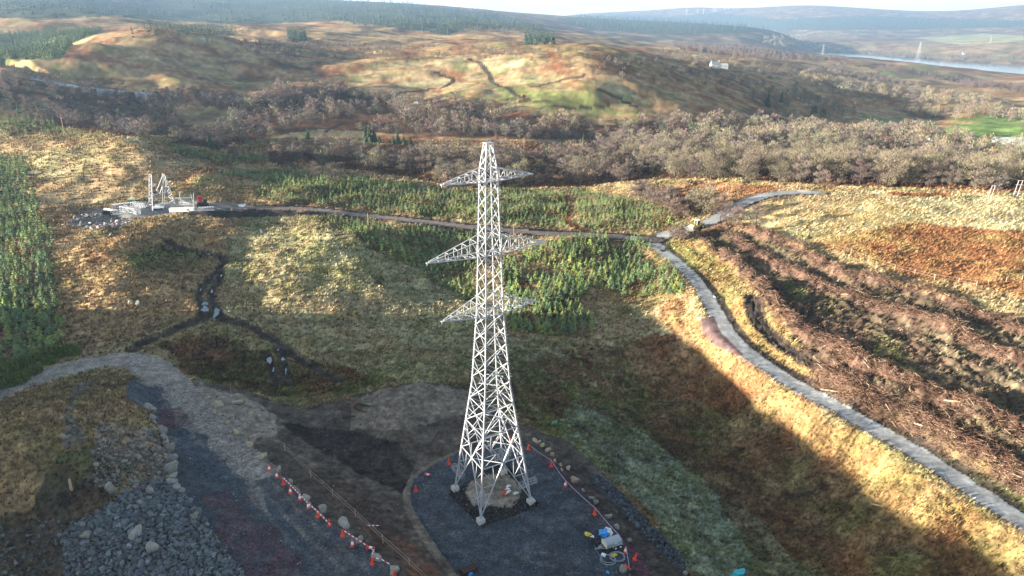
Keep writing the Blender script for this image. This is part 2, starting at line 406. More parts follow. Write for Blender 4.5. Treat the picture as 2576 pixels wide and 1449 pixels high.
paint(mask([(1680,610),(1760,600),(1880,700),(1960,800),(2050,900),(2200,1010),(2450,1150),(2640,1260),(2640,1330),(2300,1120),(2000,950),(1850,850),(1760,720)]), 1.0, 1, gold=.9, straw=.5, moss=.6, bracken=.35)
# bracken and pale field beyond the felled strip
paint(mask([(1620,472),(1750,456),(1900,464),(1990,478),(1880,500),(1800,545),(1700,530),(1630,500)]), 1, 1, straw=.6, bracken=.9)
paint(mask([(1830,560),(1880,520),(1980,490),(2100,480),(2640,490),(2640,600),(2400,572),(2280,560),(2150,588),(2040,620),(1930,590)]), .38, .55, gold=.8, pale=.9, straw=.55)
paint(mask([(2230,484),(2400,488),(2380,496),(2250,496)]), 1, 1, bracken=1)
paint(mask([(1560,600),(1640,600),(1640,640)]), 1, 1, straw=1)
paint(mask([(2040,612),(2150,590),(2280,560),(2400,572),(2640,586),(2640,770),(2480,722),(2300,700),(2160,650)]), 1.1, 1, bracken=1.0, gold=.5, moss=.12)
# the felled strip
FELLED = [(1755,605),(1830,575),(1945,596),(2070,655),(2200,702),(2330,745),(2480,790),(2640,830),(2640,1300),(2570,1232),(2450,1170),(2350,1110),(2220,1052),(2090,990),(2040,925),(2000,850),(1950,780),(1860,690)]
fm = mask(FELLED)
paint(fm, 1.9, .5, brash=.95, soil=.7, peat=.6, moss=.3, pale=.28)
for pg in ([(2170,820),(2260,860),(2330,960),(2280,970),(2200,900)], [(1960,690),(2020,720),(2040,760),(1990,740)], [(2360,960),(2440,990),(2500,1060),(2430,1040)]):
    paint(mask(pg, 1.6), 1.4, .8, lush=.4, moss=.6, soil=.6, brash=.6)
paint(mask([(2060,940),(2300,1040),(2600,1240),(2720,1340),(2520,1230),(2300,1130),(2150,1050)]), 1.0, .55, soil=1, brash=.35, moss=.35, gold=.35)
# floor of the young plantations
PLANT = dict(
  north=[(650,470),(900,462),(1100,478),(1300,478),(1415,486),(1430,545),(1415,574),(1200,556),(1000,538),(860,520),(655,506)],
  north_east=[(1440,482),(1560,500),(1700,532),(1690,572),(1560,584),(1470,572),(1450,540)],
  far_strip=[(545,432),(700,426),(820,440),(980,460),(1070,470),(1050,478),(800,476),(600,452)],
  far_bank=[(425,370),(560,388),(665,394),(675,410),(560,412),(450,392)],
  middle=[(805,545),(1000,575),(1195,590),(1205,770),(1150,740),(1080,712),(1060,682),(980,652),(900,602)],
  road_bend=[(1265,650),(1370,608),(1500,598),(1625,606),(1680,650),(1722,735),(1690,745),(1550,745),(1490,720),(1450,760),(1500,820),(1490,855),(1285,832),(1268,720)],
  slope=[(1420,868),(1560,868),(1625,1000),(1575,1012),(1440,925)],
  west=[(-60,440),(60,440),(92,520),(130,600),(138,700),(152,800),(150,880),(60,905),(-60,940)],
  west_top=[(-60,385),(60,400),(70,440),(-60,450)],
  moor=[(-40,285),(130,308),(160,335),(20,340)],
)
for k, pg in PLANT.items():
    paint(mask(pg), 1, 1, straw=.5, heather=.6, moss=.45, bracken=.35, peat=.2)
paint(mask([(1400,470),(1425,490),(1440,560),(1500,585),(1470,590),(1420,560)]), 1, 1, bracken=1, heather=.5)
paint(mask([(660,512),(760,508),(800,520),(700,522)]), .8, .2, bracken=1, soil=.5)
# bare soil round the pad, spoil heap, bank below the fence
SOIL = [(480,960),(560,966),(700,1010),(760,1030),(860,1005),(960,975),(1060,958),(1188,972),(1260,1050),(1340,1078),(1430,1112),(1520,1190),(1610,1290),(1700,1390),(1770,1500),(1000,1500),(850,1370),(700,1240),(560,1090)]
paint(mask(SOIL, .6), .55, 0, soil=1.0, tan=.35, peat=.35)
paint(mask([(880,1010),(980,975),(1060,960),(1180,978),(1180,1040),(1000,1080),(880,1080)], .8), .8, 0, tan=1, soil=.6)
paint(mask([(500,965),(600,990),(690,1050),(700,1100),(620,1120),(540,1060)], 1.2), .9, 0, tan=1, soil=.2, track=.7)  # shaded tan bank, painted paler in place of sunlight on it
paint(mask([(700,1060),(860,1080),(1000,1110),(1040,1180),(1010,1240),(900,1190),(780,1120)], .6), .5, 0, peat=1, soil=.6)
paint(mask([(860,1200),(960,1290),(1120,1449),(1080,1500),(960,1390),(850,1280),(760,1200)], .5), .3, 0, soil=1, bracken=.25)
# left hump of moor grass with a wet hollow, and the rock cut
paint(mask([(-60,1020),(100,950),(300,935),(330,1000),(330,1060),(420,1110),(440,1200),(300,1290),(150,1330),(-60,1330)], .6), 1.2, 1, straw=.9, gold=.35, heather=.35, moss=.35, rock=.12)
paint(mask([(250,1060),(390,1080),(430,1140),(440,1210),(400,1215),(330,1180),(220,1170)], 1.0), 1.3, .5, straw=.6, rock=.6, heather=.3, bracken=.2)
paint(mask([(165,1130),(240,1120),(300,1200),(250,1300),(100,1340),(60,1300)], 1.0), .9, .5, soil=.6, moss=.5, heather=.4)
RUBBLE = [(150,1345),(250,1285),(310,1240),(400,1205),(450,1225),(490,1275),(540,1350),(600,1430),(640,1500),(170,1500)]
paint(mask(RUBBLE, .5), .5, 0, gravel=.9, soil=.6, rock=.35)
paint(mask([(-80,1290),(130,1290),(200,1340),(230,1420),(220,1520),(-80,1520)], 1.6), 1.0, .5, soil=.9, heather=.6, moss=.35, straw=.15)

# ---- tracks, roads, water: their own pieces of the sheet of ground
OID = np.zeros(X.shape, np.int32)
IDN = ['ground', 'gravel_pad', 'stone_track', 'mud_track', 'main_road', 'forest_road', 'distant_road', 'layby', 'site_pad', 'farm_track']
def flatten(m, z):
    Z[m] = z
# site pad of the second tower
SITE = [(268,545),(265,528),(300,514),(400,508),(520,508),(600,512),(640,520),(600,528),(500,530),(430,538),(350,550)]
m = mask(SITE, .2); paint(m, .3, 0, rock=.6, gravel=.5, soil=.3); OID[m] = 8
m = mask([(163,565),(190,540),(260,520),(270,545),(350,555),(300,572),(220,578)], .5); paint(m, 1.0, 0, soil=.5, rock=.6, peat=.2)
m = mask([(258,540),(262,526),(345,506),(350,514),(300,530),(290,545)], .2); paint(m, .3, 0, peat=1)
m = mask([(440,536),(560,528),(800,532),(830,540),(700,545),(560,550)], .6); paint(m, .9, 0, peat=.8, soil=.5)
# road lines (picture places of the centre lines, half width in metres)
ROADS = {
 'main_road': ([(2760,1430),(2576,1312),(2450,1232),(2300,1134),(2150,1050),(2000,966),(1900,900),(1838,845),(1803,790),(1772,735),(1736,690),(1692,650),(1655,622),(1640,606)], 1.75, dict(road=1)),
 'main_road_b': ([(1655,622),(1640,604),(1680,588),(1722,578),(1765,566),(1800,551),(1830,532),(1858,516),(1895,501),(1935,490),(1985,485),(2060,485)], 2.3, dict(road=1)),
 'forest_road': ([(1650,604),(1600,599),(1500,592),(1350,585),(1200,573),(1050,556),(900,540),(800,528),(700,523),(600,522),(500,521)], 2.2, dict(roadbrown=1, rock=.2)),
 'distant_road': ([(-40,165),(60,190),(150,210),(240,222),(400,236),(520,244),(640,250),(700,252)], 4.0, dict(road=1)),
 'farm_track': ([(1180,148),(1212,165),(1230,185),(1238,206),(1275,220),(1300,240),(1330,250)], 2.2, dict(soil=1)),
 'stone_track': ([(-120,1030),(-20,992),(60,960),(180,926),(290,905),(370,918),(430,970),(490,1045),(560,1115),(640,1195),(740,1305),(850,1405),(960,1510)], 3.0, dict(track=1)),
}
LINES = {}
for k, (pix, hw, w) in ROADS.items():
    L = road_of(pix, 40.0 if k == 'distant_road' else 16.0) if k != 'farm_track' else line_of(pix); LINES[k] = L
    d, sd = dist_line(L, 30)
    if k != 'farm_track':
        sel, zz = LZ[0]; wgt = 1 - sstep(hw + .3, hw + 4.5, d[sel]); Z[sel] = Z[sel] * (1 - wgt) + zz * wgt
        PX[sel], PY[sel] = project(X[sel], Y[sel], Z[sel])
    d = d + (.5 if k == 'stone_track' else .18) * gn(X / 3, Y / 3, 5)
    nm = 'main_road' if k == 'main_road_b' else k
    m = (d < hw) & (INV > 0)
    edge = (d < hw + 1.6) & ~m & (INV > 0)
    if k in ('main_road', 'main_road_b'):
        paint(edge & (sd < 0), .3, .3, peat=.9, soil=.5, moss=.2); paint(edge & (sd >= 0) & (d < hw + .8), .3, .3, rock=.5, soil=.4, straw=.3)
    elif k == 'forest_road':
        paint(edge, .4, .3, peat=1, soil=.6)
    elif k == 'farm_track':
        pass
    paint(m, 0.06 if hw > 1.5 else .2, 0, **w)
    OID[m] = IDN.index(nm)
    # wheel lines are a little paler than the crown of the road
    if k in ('main_road', 'main_road_b', 'forest_road'):
        wl = m & (np.abs(d - 0.95) < 0.38)
        W[SI['tan']][m & ~wl] = .35
        W[SI['track']][wl] += .3
    near = (d < hw + 2.5)
    AMP[near] = np.minimum(AMP[near], .35)
m = mask([(1762,800),(1795,796),(1818,840),(1872,892),(1858,897),(1800,872),(1768,836)], .15); paint(m, .08, 0, redgravel=.8, roadbrown=.8); OID[m] = 7
m = mask([(1905,490),(1960,480),(2040,481),(2040,487),(1960,490),(1910,500)], .2); paint(m, .08, 0, road=1); OID[m] = 4
# lesser dykes and burns across the far hill
for pix, hw in (([(942,262),(1000,238),(1090,222)], 1.6), ([(1340,218),(1400,205),(1470,190)], 1.6), ([(1280,250),(1420,268),(1530,268)], 1.2), ([(1510,225),(1560,250),(1600,270)], 1.4), ([(1095,180),(1140,200),(1110,222)], 1.4), ([(820,330),(860,312)], 1)):
    d, sd = dist_line(line_of(pix), 40); paint((d < hw * 1.6) & (INV > 0), .6, 0, heather=1, peat=.6)
# the broad stone surface beside the track: blue-grey stone with red patches
STONE = [(318,962),(345,950),(410,975),(500,1075),(620,1190),(740,1305),(900,1500),(620,1500),(545,1350),(452,1245),(440,1200),(424,1120),(384,1046),(318,1002)]
m = mask(STONE, .15); OID[m] = 2
paint(m, .12, 0, gravel=1)
pale = mask([(345,945),(420,965),(500,1050),(580,1130),(660,1215),(700,1290),(640,1250),(560,1160),(470,1070),(390,985)], 2.0) & m
W[SI['track']][pale] = .8; W[SI['gravel']][pale] = .5
for pg in ([(395,1030),(490,1030),(505,1062),(440,1080),(410,1075)], [(490,1245),(560,1252),(630,1275),(690,1330),(760,1385),(760,1500),(600,1500),(545,1350)], [(600,1240),(640,1235),(660,1260),(620,1270)]):
    q = mask(pg, 2.2) & m
    W[SI['redgravel']][q] = .85; W[SI['gravel']][q] = .7
m2 = mask([(640,1210),(700,1190),(800,1290),(960,1400),(1060,1500),(880,1500),(740,1330)], .4)
paint(m2, .12, 0, gravel=.9, tan=.3); OID[m2] = 2
stm = m | m2
for off in (-2.2, -.5, 1.3, 3.0, 4.6):
    d, sd = dist_line(LINES['stone_track'], 16); q = stm & (np.abs(d * sd - off + .5 * gn(X / 5, Y / 5, 66)) < .28); W[SI['tan']][q] += .4
q = stm & (fbm(X / 5, Y / 5, 67) > .2); W[SI['rock']][q] += .2
# muddy wheel track to the left, dark earth churned on both sides
MUD = [([(333,878),(375,852),(417,836),(460,818),(500,803),(540,785),(556,800),(600,810),(650,833),(693,858),(733,888),(783,920),(850,952)], .8),
       ([(508,792),(505,760),(503,730),(527,700),(553,670),(563,650),(530,636),(470,628),(420,605)], .6), ([(545,785),(534,750),(533,730),(550,696),(556,668)], .6),
       ([(660,880),(675,905),(687,935),(692,965)], .55), ([(696,876),(710,903),(716,930),(722,965)], .55),
       ([(1885,745),(1892,790),(1925,835),(1985,880),(2040,915)], .55), ([(1905,750),(1915,800),(1960,855),(2020,895),(2060,915)], .55)]
for pix, hw in MUD:
    d, sd = dist_line(line_of(pix), 12); d = d + .45 * gn(X / 1.7, Y / 1.7, 8) + .3 * gn(X / .7, Y / .7, 9)
    e = (d < hw + .7) & (INV > 0) & (OID == 0); paint(e, .7, .4, peat=.5, soil=.3, heather=.4, straw=.35, moss=.2)
    m = (d < hw) & (INV > 0) & (OID == 0); paint(m, .45, 0, peat=.8, soil=.7, tan=.15); OID[m] = 3
    Z -= np.where(d < hw + .3, .25, 0) * (INV > 0)
# tower pad
PAD = [(1159,1136),(1126,1153),(1092,1169),(1059,1189),(1041,1206),(1031,1233),(1036,1273),(1059,1313),(1076,1339),(1112,1393),(1159,1440),(1159,1500),(1640,1500),(1580,1440),(1590,1400),(1575,1375),(1552,1338),(1492,1272),(1426,1208),(1392,1164),(1352,1138),(1309,1120),(1276,1112),(1226,1119)]
rim = mask([(1165,1130),(1120,1145),(1060,1178),(1028,1205),(1012,1235),(1016,1280),(1045,1335),(1090,1400),(1130,1449),(1150,1500),(1190,1500),(1112,1393),(1059,1313),(1036,1273),(1041,1206),(1092,1169)], .15)
paint(rim, .3, 0, tan=.6, soil=.7)
m = mask(PAD, .12)
red_edge = mask([(1352,1138),(1392,1160),(1440,1205),(1500,1270),(1600,1380),(1680,1500),(1640,1500),(1560,1380),(1480,1290),(1400,1190),(1310,1130)], .6)
paint(red_edge, .3, 0, redgravel=1, gravel=.3)
GRADE = sstep(0, 5, np.abs(Z)) * 0 + 1
paint(m, .10, 0, gravel=1.0, peat=.25); OID[m] = 1
Z[m] = Z[m] * .15
q = m & red_edge; W[SI['redgravel']][q] = .8
padm = m.copy()
for pix, hw in (([(1075,1225),(1095,1290),(1150,1350),(1260,1385),(1400,1400),(1560,1460)], .5), ([(1060,1235),(1075,1300),(1130,1370),(1250,1410),(1390,1425),(1500,1470)], .5), ([(1150,1345),(1300,1340),(1400,1300),(1440,1260)], .8), ([(1230,1480),(1330,1380),(1420,1320),(1480,1300)], .7), ([(1100,1180),(1160,1160),(1230,1135)], .7)):
    d, sd = dist_line(line_of(pix), 8); d = d + .5 * gn(X / 2, Y / 2, 61); q = padm & (d < hw); W[SI['rock']][q] += .22; W[SI['tan']][q] += .12
q = padm & (fbm(X / 6, Y / 6, 62) > .16); W[SI['rock']][q] += .16
q = mask([(1126,1243),(1214,1326),(1360,1272),(1276,1162),(1250,1165)], .12); paint(q, .5, 0, peat=1, soil=.5); OID[q] = 0
def ell(cx, cy, rx, ry, rot=0, wob=.25):
    out = []
    for k in range(18):
        a = 2 * pi * k / 18; f = 1 + wob * math.sin(3 * a + cx) * .6 + wob * math.sin(5 * a + cy) * .4
        x, y = rx * cos(a) * f, ry * sin(a) * f
        out.append((cx + x * cos(rot) - y * sin(rot), cy + x * sin(rot) + y * cos(rot)))
    return out
q = mask(ell(1243, 1234, 72, 44, 0, .15), .2); paint(q, .1, 0, tan=1.0, track=.25); OID[q] = 0
# water standing in the ruts and hollows
PUD = [(515,764,9,7),(515,777,11,9),(543,787,9,17,.35),(505,730,4,8),(533,733,4,7),(555,694,3.5,10,.4),(527,698,3,6,.4),(518,636,13,3.5,.3),(503,642,5,2),(677,906,8,10),(700,879,5,3.5),(712,903,7,5,.3),(688,930,3.5,10),(720,932,3.5,14),(656,582,4.5,5),
       (607,515,16,4.2),(212,572,8,2),(1898,785,2.5,9,-.2),(1935,842,3,12,-.7),(1990,880,3,8,-.9),(1817,750,2.5,6,-.3)]
for i, p in enumerate(PUD):
    q = mask(ell(*p), .12 if p[2] < 12 else .35) & (OID != 1)
    if q.sum() < 3: continue
    wetq = mask(ell(p[0], p[1], p[2] * 1.25 + 1.5, p[3] * 1.2 + 1.5, *p[4:]), .3) & (OID != 1) & ~q
    if p[1] > 600: W[:, wetq] *= .25; W[SI['peat']][wetq] = 1.0
    IDN.append('puddle'); OID[q] = len(IDN) - 1
    Z[q] = np.percentile(Z[q], 30); AMP[q] = 0; GRASS[q] = 0
wet = mask(ell(196, 1085, 26, 34), 1.6) & (OID == 0); W[SI['peat']][wet] += .5; W[SI['rock']][wet] += 1.2
wet = mask([(200,960),(240,955),(225,985),(180,1010),(175,1060),(160,1050),(170,1000)], 1.0) & (OID == 0); W[SI['rock']][wet] += 1.2; W[SI['tan']][wet] += .6

# ---- windrows of brash: low banks
ROWS = [([(1762,618),(1850,662),(1925,738),(1972,795),(2012,830),(2084,868),(2150,908),(2267,958),(2384,1010),(2550,1078),(2640,1120)], 1.8, 2.4),
        ([(1850,600),(1917,648),(2050,716),(2170,760),(2284,790),(2384,826),(2484,880),(2620,940)], 1.6, 2.2),
        ([(1900,590),(2007,622),(2117,690),(2250,720),(2350,745),(2480,800),(2640,860)], 1.4, 2.0),
        ([(2060,935),(2130,972),(2217,1030),(2350,1080),(2450,1130),(2600,1225)], 1.0, 2.2),
        ([(1765,600),(1800,582),(1860,572),(1930,592)], 1.3, 2.0)]
RL = []
for pix, hgt, wid in ROWS:
    L = line_of(pix); RL.append(L)
    d, sd = dist_line(L, 10)
    Z += hgt * np.exp(-(d / wid) ** 2) * (.75 + .5 * gn(X / 4, Y / 4, 77)) * (INV > 0)
    q = (d < wid * 1.2) & (INV > 0) & (OID == 0)
    W[SI['brash']][q] += .9; W[SI['pale']][q] = 0; W[SI['lush']][q] = 0; W[SI['moss']][q] *= .3

d_ = RL[0][-1, :2] - RL[0][0, :2]; d_ = d_ / np.hypot(*d_)
fu = X * d_[0] + Y * d_[1]; fv = -X * d_[1] + Y * d_[0]
Z += np.where(fm & (OID == 0), .75 * (np.abs(gn(fu / 9, fv / 2.4, 88)) - .3) + .5 * (np.abs(gn(fu / 3, fv / 1.6, 89)) - .3), 0)
# ---- tussocks
TU = np.zeros_like(Z)
for k, (lam, amp) in enumerate(((.7, .12), (1.3, .30), (2.6, .46), (5.2, .42), (10, .40))):
    f = sstep(1.4, 2.6, lam / CELL)
    sel = (f > 0) & (RG < 6 * 900)
    q = np.abs(gn(X[sel] / lam, Y[sel] / lam * 1.15, 300 + k)) - .3
    TU[sel] += (f[sel] * amp * q)
far_amp = np.zeros_like(Z)
for lam, a0, r0, r1 in ((7, .30, 350, 900), (14, .5, 450, 1600), (30, .9, 900, 2600)):
    w = sstep(r0, r0 * 1.3, RG) * (1 - sstep(r1, r1 * 1.4, RG)) * sstep(1.0, 2.2, lam / CELL); sel = w > 0
    far_amp[sel] += w[sel] * a0 * (np.abs(gn(X[sel] / lam, Y[sel] / lam, 333 + lam)) - .3)
Z += (TU + far_amp * (RG < 2500)) * AMP * (INV > 0)

# ---- colour
NZ = np.ones_like(W)
PAT = dict(straw=(9, 1.5), pale=(6, 1.2), moss=(11, 1.6), bracken=(14, 2.0), heather=(5, 1.8), gold=(8, 1.4), peat=(3, 1.6), soil=(4, 1.0), gravel=(2.2, .5), redgravel=(2.2, 1.2), rock=(2.0, 1.6), brash=(1.6, 1.6), lush=(9, 1.2), tan=(3, 1.1), frost=(2.4, 1.6))
for k, (lam, kk) in PAT.items():
    i = SI[k]
    sel = W[i] > 0
    xs, ys, rs = X[sel], Y[sel], RG[sel]
    fine = fbm(xs / lam, ys / lam, 400 + 7 * i, 3, .7) * (1 - sstep(150 + lam * 12, 300 + lam * 20, rs))
    wf = sstep(150, 400, rs)
    f1 = fbm(xs / 34, ys / 34, 500 + 7 * i, 4, .75); f2 = fbm(xs / 120, ys / 120, 520 + 7 * i, 4, .7); t2 = sstep(900, 1700, rs)
    fine += wf * (f1 * (1 - t2) + f2 * t2) * 1.25
    big = gn(X[sel] / 40, Y[sel] / 40, 600 + i) * (RG[sel] < 900) + gn(X[sel] / 150, Y[sel] / 150, 700 + i) * (RG[sel] >= 300)
    W[i][sel] *= np.exp(kk * 1.5 * fine + .8 * big)
W **= np.where(RG > 450, 2.6, 1.7).astype(np.float32)[None]
ws = W.sum(0)
PALM = np.array([SLOT[k] for k in SN], np.float32)
RGB = np.tensordot(PALM.T, W, axes=(1, 0)) / ws
nr = 1 - sstep(120, 300, RG)
RGB *= np.exp(nr * (.26 * gn(X / .45, Y / .45, 801) + .38 * gn(X / 1.3, Y / .9, 802) + .32 * gn(X / 3.6, Y / 2.4, 806)) + (1 - nr) * (.36 * gn(X / 3.2, Y / 3.2, 803) * (1 - sstep(600, 1200, RG)) + .42 * gn(X / 8, Y / 8, 804) * (1 - sstep(1300, 2200, RG)) + .3 * gn(X / 24, Y / 24, 805)))
RGB = np.moveaxis(np.clip(RGB, .004, .8), 0, -1)
del W, NZ
PX, PY = project(X, Y, Z)

# ------------------------------------------------------------------ materials
MATS = {}
def mat(name, col=(.5, .5, .5), rough=.9, metal=0, spec=.2, var=.12, scale=3.0, attr=False, bump=0, bscale=20, obj_var=0, emit=0):
    if name in MATS: return MATS[name]
    m = bpy.data.materials.new(name); m.use_nodes = True
    nt = m.node_tree; N = nt.nodes; b = N['Principled BSDF']; L = nt.links.new
    b.inputs['Roughness'].default_value = rough; b.inputs['Metallic'].default_value = metal
    b.inputs['Specular IOR Level'].default_value = spec
    tc = N.new('ShaderNodeTexCoord')
    no = N.new('ShaderNodeTexNoise'); no.inputs['Scale'].default_value = scale; no.inputs['Detail'].default_value = 4
    L(tc.outputs['Object'], no.inputs['Vector'])
    mr = N.new('ShaderNodeMapRange'); mr.inputs[1].default_value = .25; mr.inputs[2].default_value = .75
    mr.inputs[3].default_value = 1 - var; mr.inputs[4].default_value = 1 + var
    L(no.outputs[0], mr.inputs[0])
    mul = N.new('ShaderNodeVectorMath'); mul.operation = 'MULTIPLY'
    if attr:
        at = N.new('ShaderNodeAttribute'); at.attribute_name = 'Col'; L(at.outputs['Color'], mul.inputs[0])
    else:
        mul.inputs[0].default_value = col[:3]
    L(mr.outputs[0], mul.inputs[1])
    out = mul.outputs[0]
    if obj_var:
        oi = N.new('ShaderNodeObjectInfo'); hs = N.new('ShaderNodeHueSaturation')
        r1 = N.new('ShaderNodeMapRange'); r1.inputs[3].default_value = 1 - obj_var; r1.inputs[4].default_value = 1 + obj_var
        L(oi.outputs['Random'], r1.inputs[0]); L(r1.outputs[0], hs.inputs['Value'])
        r2 = N.new('ShaderNodeMath'); r2.operation = 'MULTIPLY_ADD'; r2.inputs[1].default_value = .06 * obj_var / .3; r2.inputs[2].default_value = .5 - .03 * obj_var / .3
        fr = N.new('ShaderNodeMath'); fr.operation = 'FRACT'; m7 = N.new('ShaderNodeMath'); m7.operation = 'MULTIPLY'; m7.inputs[1].default_value = 7.13
        L(oi.outputs['Random'], m7.inputs[0]); L(m7.outputs[0], fr.inputs[0]); L(fr.outputs[0], r2.inputs[0]); L(r2.outputs[0], hs.inputs['Hue'])
        L(out, hs.inputs['Color']); out = hs.outputs[0]
    L(out, b.inputs['Base Color'])
    if bump:
        nb = N.new('ShaderNodeTexNoise'); nb.inputs['Scale'].default_value = bscale; nb.inputs['Detail'].default_value = 5
        L(tc.outputs['Object'], nb.inputs['Vector'])
        bn = N.new('ShaderNodeBump'); bn.inputs['Strength'].default_value = bump; bn.inputs['Distance'].default_value = .1
        L(nb.outputs[0], bn.inputs['Height']); L(bn.outputs[0], b.inputs['Normal'])
    MATS[name] = m
    return m
def water(name, col, rough, bump=.02, bscale=2.0, ior=1.33):
    m = bpy.data.materials.new(name); m.use_nodes = True
    N = m.node_tree.nodes; b = N['Principled BSDF']; L = m.node_tree.links.new
    b.inputs['Base Color'].default_value = col + (1,); b.inputs['Roughness'].default_value = rough; b.inputs['IOR'].default_value = ior
    tc = N.new('ShaderNodeTexCoord'); no = N.new('ShaderNodeTexNoise'); no.inputs['Scale'].default_value = bscale; no.inputs['Detail'].default_value = 3
    L(tc.outputs['Object'], no.inputs['Vector'])
    bn = N.new('ShaderNodeBump'); bn.inputs['Strength'].default_value = bump; L(no.outputs[0], bn.inputs['Height']); L(bn.outputs[0], b.inputs['Normal'])
    return m
M_GROUND = mat('moor_ground', attr=True, rough=1, spec=.03, var=.4, scale=1.6, bump=.7, bscale=2.2)
M_STONE = mat('crushed_stone', attr=True, rough=.95, spec=.15, var=.6, scale=3.2, bump=1.0, bscale=4)
M_ROAD = mat('gravel_road', attr=True, rough=.95, spec=.15, var=.12, scale=1.5, bump=.3, bscale=6)
M_PUD = water('standing_water', (.05, .055, .06), .03, .005, 2.0, 2.6)
M_LOCH = water('loch_water', (.05, .10, .14), .12, .25, .02)

def mesh_obj(name, verts, faces, m, parent=None, smooth=False, cols=None):
    """faces: an (n,3) or (n,4) array, or a list of them"""
    me = bpy.data.meshes.new(name)
    verts = np.ascontiguousarray(verts, np.float32)
    fl = faces if isinstance(faces, list) else [faces]
    fl = [np.ascontiguousarray(f, np.int32) for f in fl if len(f)]
    me.vertices.add(len(verts)); me.vertices.foreach_set('co', verts.ravel())
    nl = sum(f.size for f in fl); npoly = sum(len(f) for f in fl)
    me.loops.add(nl); me.loops.foreach_set('vertex_index', np.concatenate([f.ravel() for f in fl]))
    tot = np.concatenate([np.full(len(f), f.shape[1], np.int32) for f in fl])
    me.polygons.add(npoly)
    me.polygons.foreach_set('loop_start', np.concatenate([[0], np.cumsum(tot)[:-1]]).astype(np.int32))
    me.polygons.foreach_set('use_smooth', np.full(npoly, smooth))
    if cols is not None:
        a = me.attributes.new('Col', 'FLOAT_COLOR', 'POINT')
        c = np.ones((len(verts), 4), np.float32); c[:, :3] = cols
        a.data.foreach_set('color', c.ravel())
    me.update(calc_edges=True)
    me.materials.append(m)
    o = bpy.data.objects.new(name, me); COL.objects.link(o)
    if parent: o.parent = parent
    return o
def tag(o, label=None, cat=None, group=None, kind=None):
    if label: o['label'] = label
    if cat: o['category'] = cat
    if group: o['group'] = group
    if kind: o['kind'] = kind
    return o
def empty(name, loc, rz=0):
    o = bpy.data.objects.new(name, None); COL.objects.link(o); o.empty_display_size = .2
    o.location = loc; o.rotation_euler = (0, 0, rz)
    return o

# ------------------------------------------------------------------ the sheet of ground, cut into its surfaces
idx = np.arange(NA * NR, dtype=np.int32).reshape(NA, NR)
quads = np.stack([idx[:-1, :-1], idx[1:, :-1], idx[1:, 1:], idx[:-1, 1:]], -1).reshape(-1, 4)
q4 = np.stack([OID[:-1, :-1], OID[1:, 1:], OID[1:, :-1], OID[:-1, 1:]])
P0 = IDN.index('puddle'); full = (q4 == q4[0]).all(0)
noP = np.where(q4 >= P0, 0, q4)
fid = np.where(full, q4[0], np.maximum(noP[0], noP[1])).reshape(-1)
VERT = np.stack([X, Y, Z], -1).reshape(-1, 3)
CF = RGB.reshape(-1, 3)
for k, nm in enumerate(IDN):
    q = quads[fid == k]
    if not len(q): continue
    u, inv = np.unique(q, return_inverse=True)
    mm = M_PUD if nm == 'puddle' else M_STONE if nm in ('gravel_pad', 'stone_track', 'site_pad') else M_ROAD if 'road' in nm or nm == 'layby' else M_GROUND
    fl = [inv.reshape(q.shape)]
    o = mesh_obj(nm, VERT[u], fl, mm, smooth=nm != 'puddle', cols=CF[u])
    tag(o, {'ground': 'moorland ground of grass, bracken and bare soil', 'puddle': 'puddle of standing water'}.get(nm), None, None, 'structure')
loch = mesh_obj('loch', [(-2000, 1500, -130), (9000, 1500, -130), (9000, 12000, -130), (-2000, 12000, -130)], np.array([[0, 1, 2, 3]]), M_LOCH)
tag(loch, 'long blue loch between the hills', None, None, 'structure')

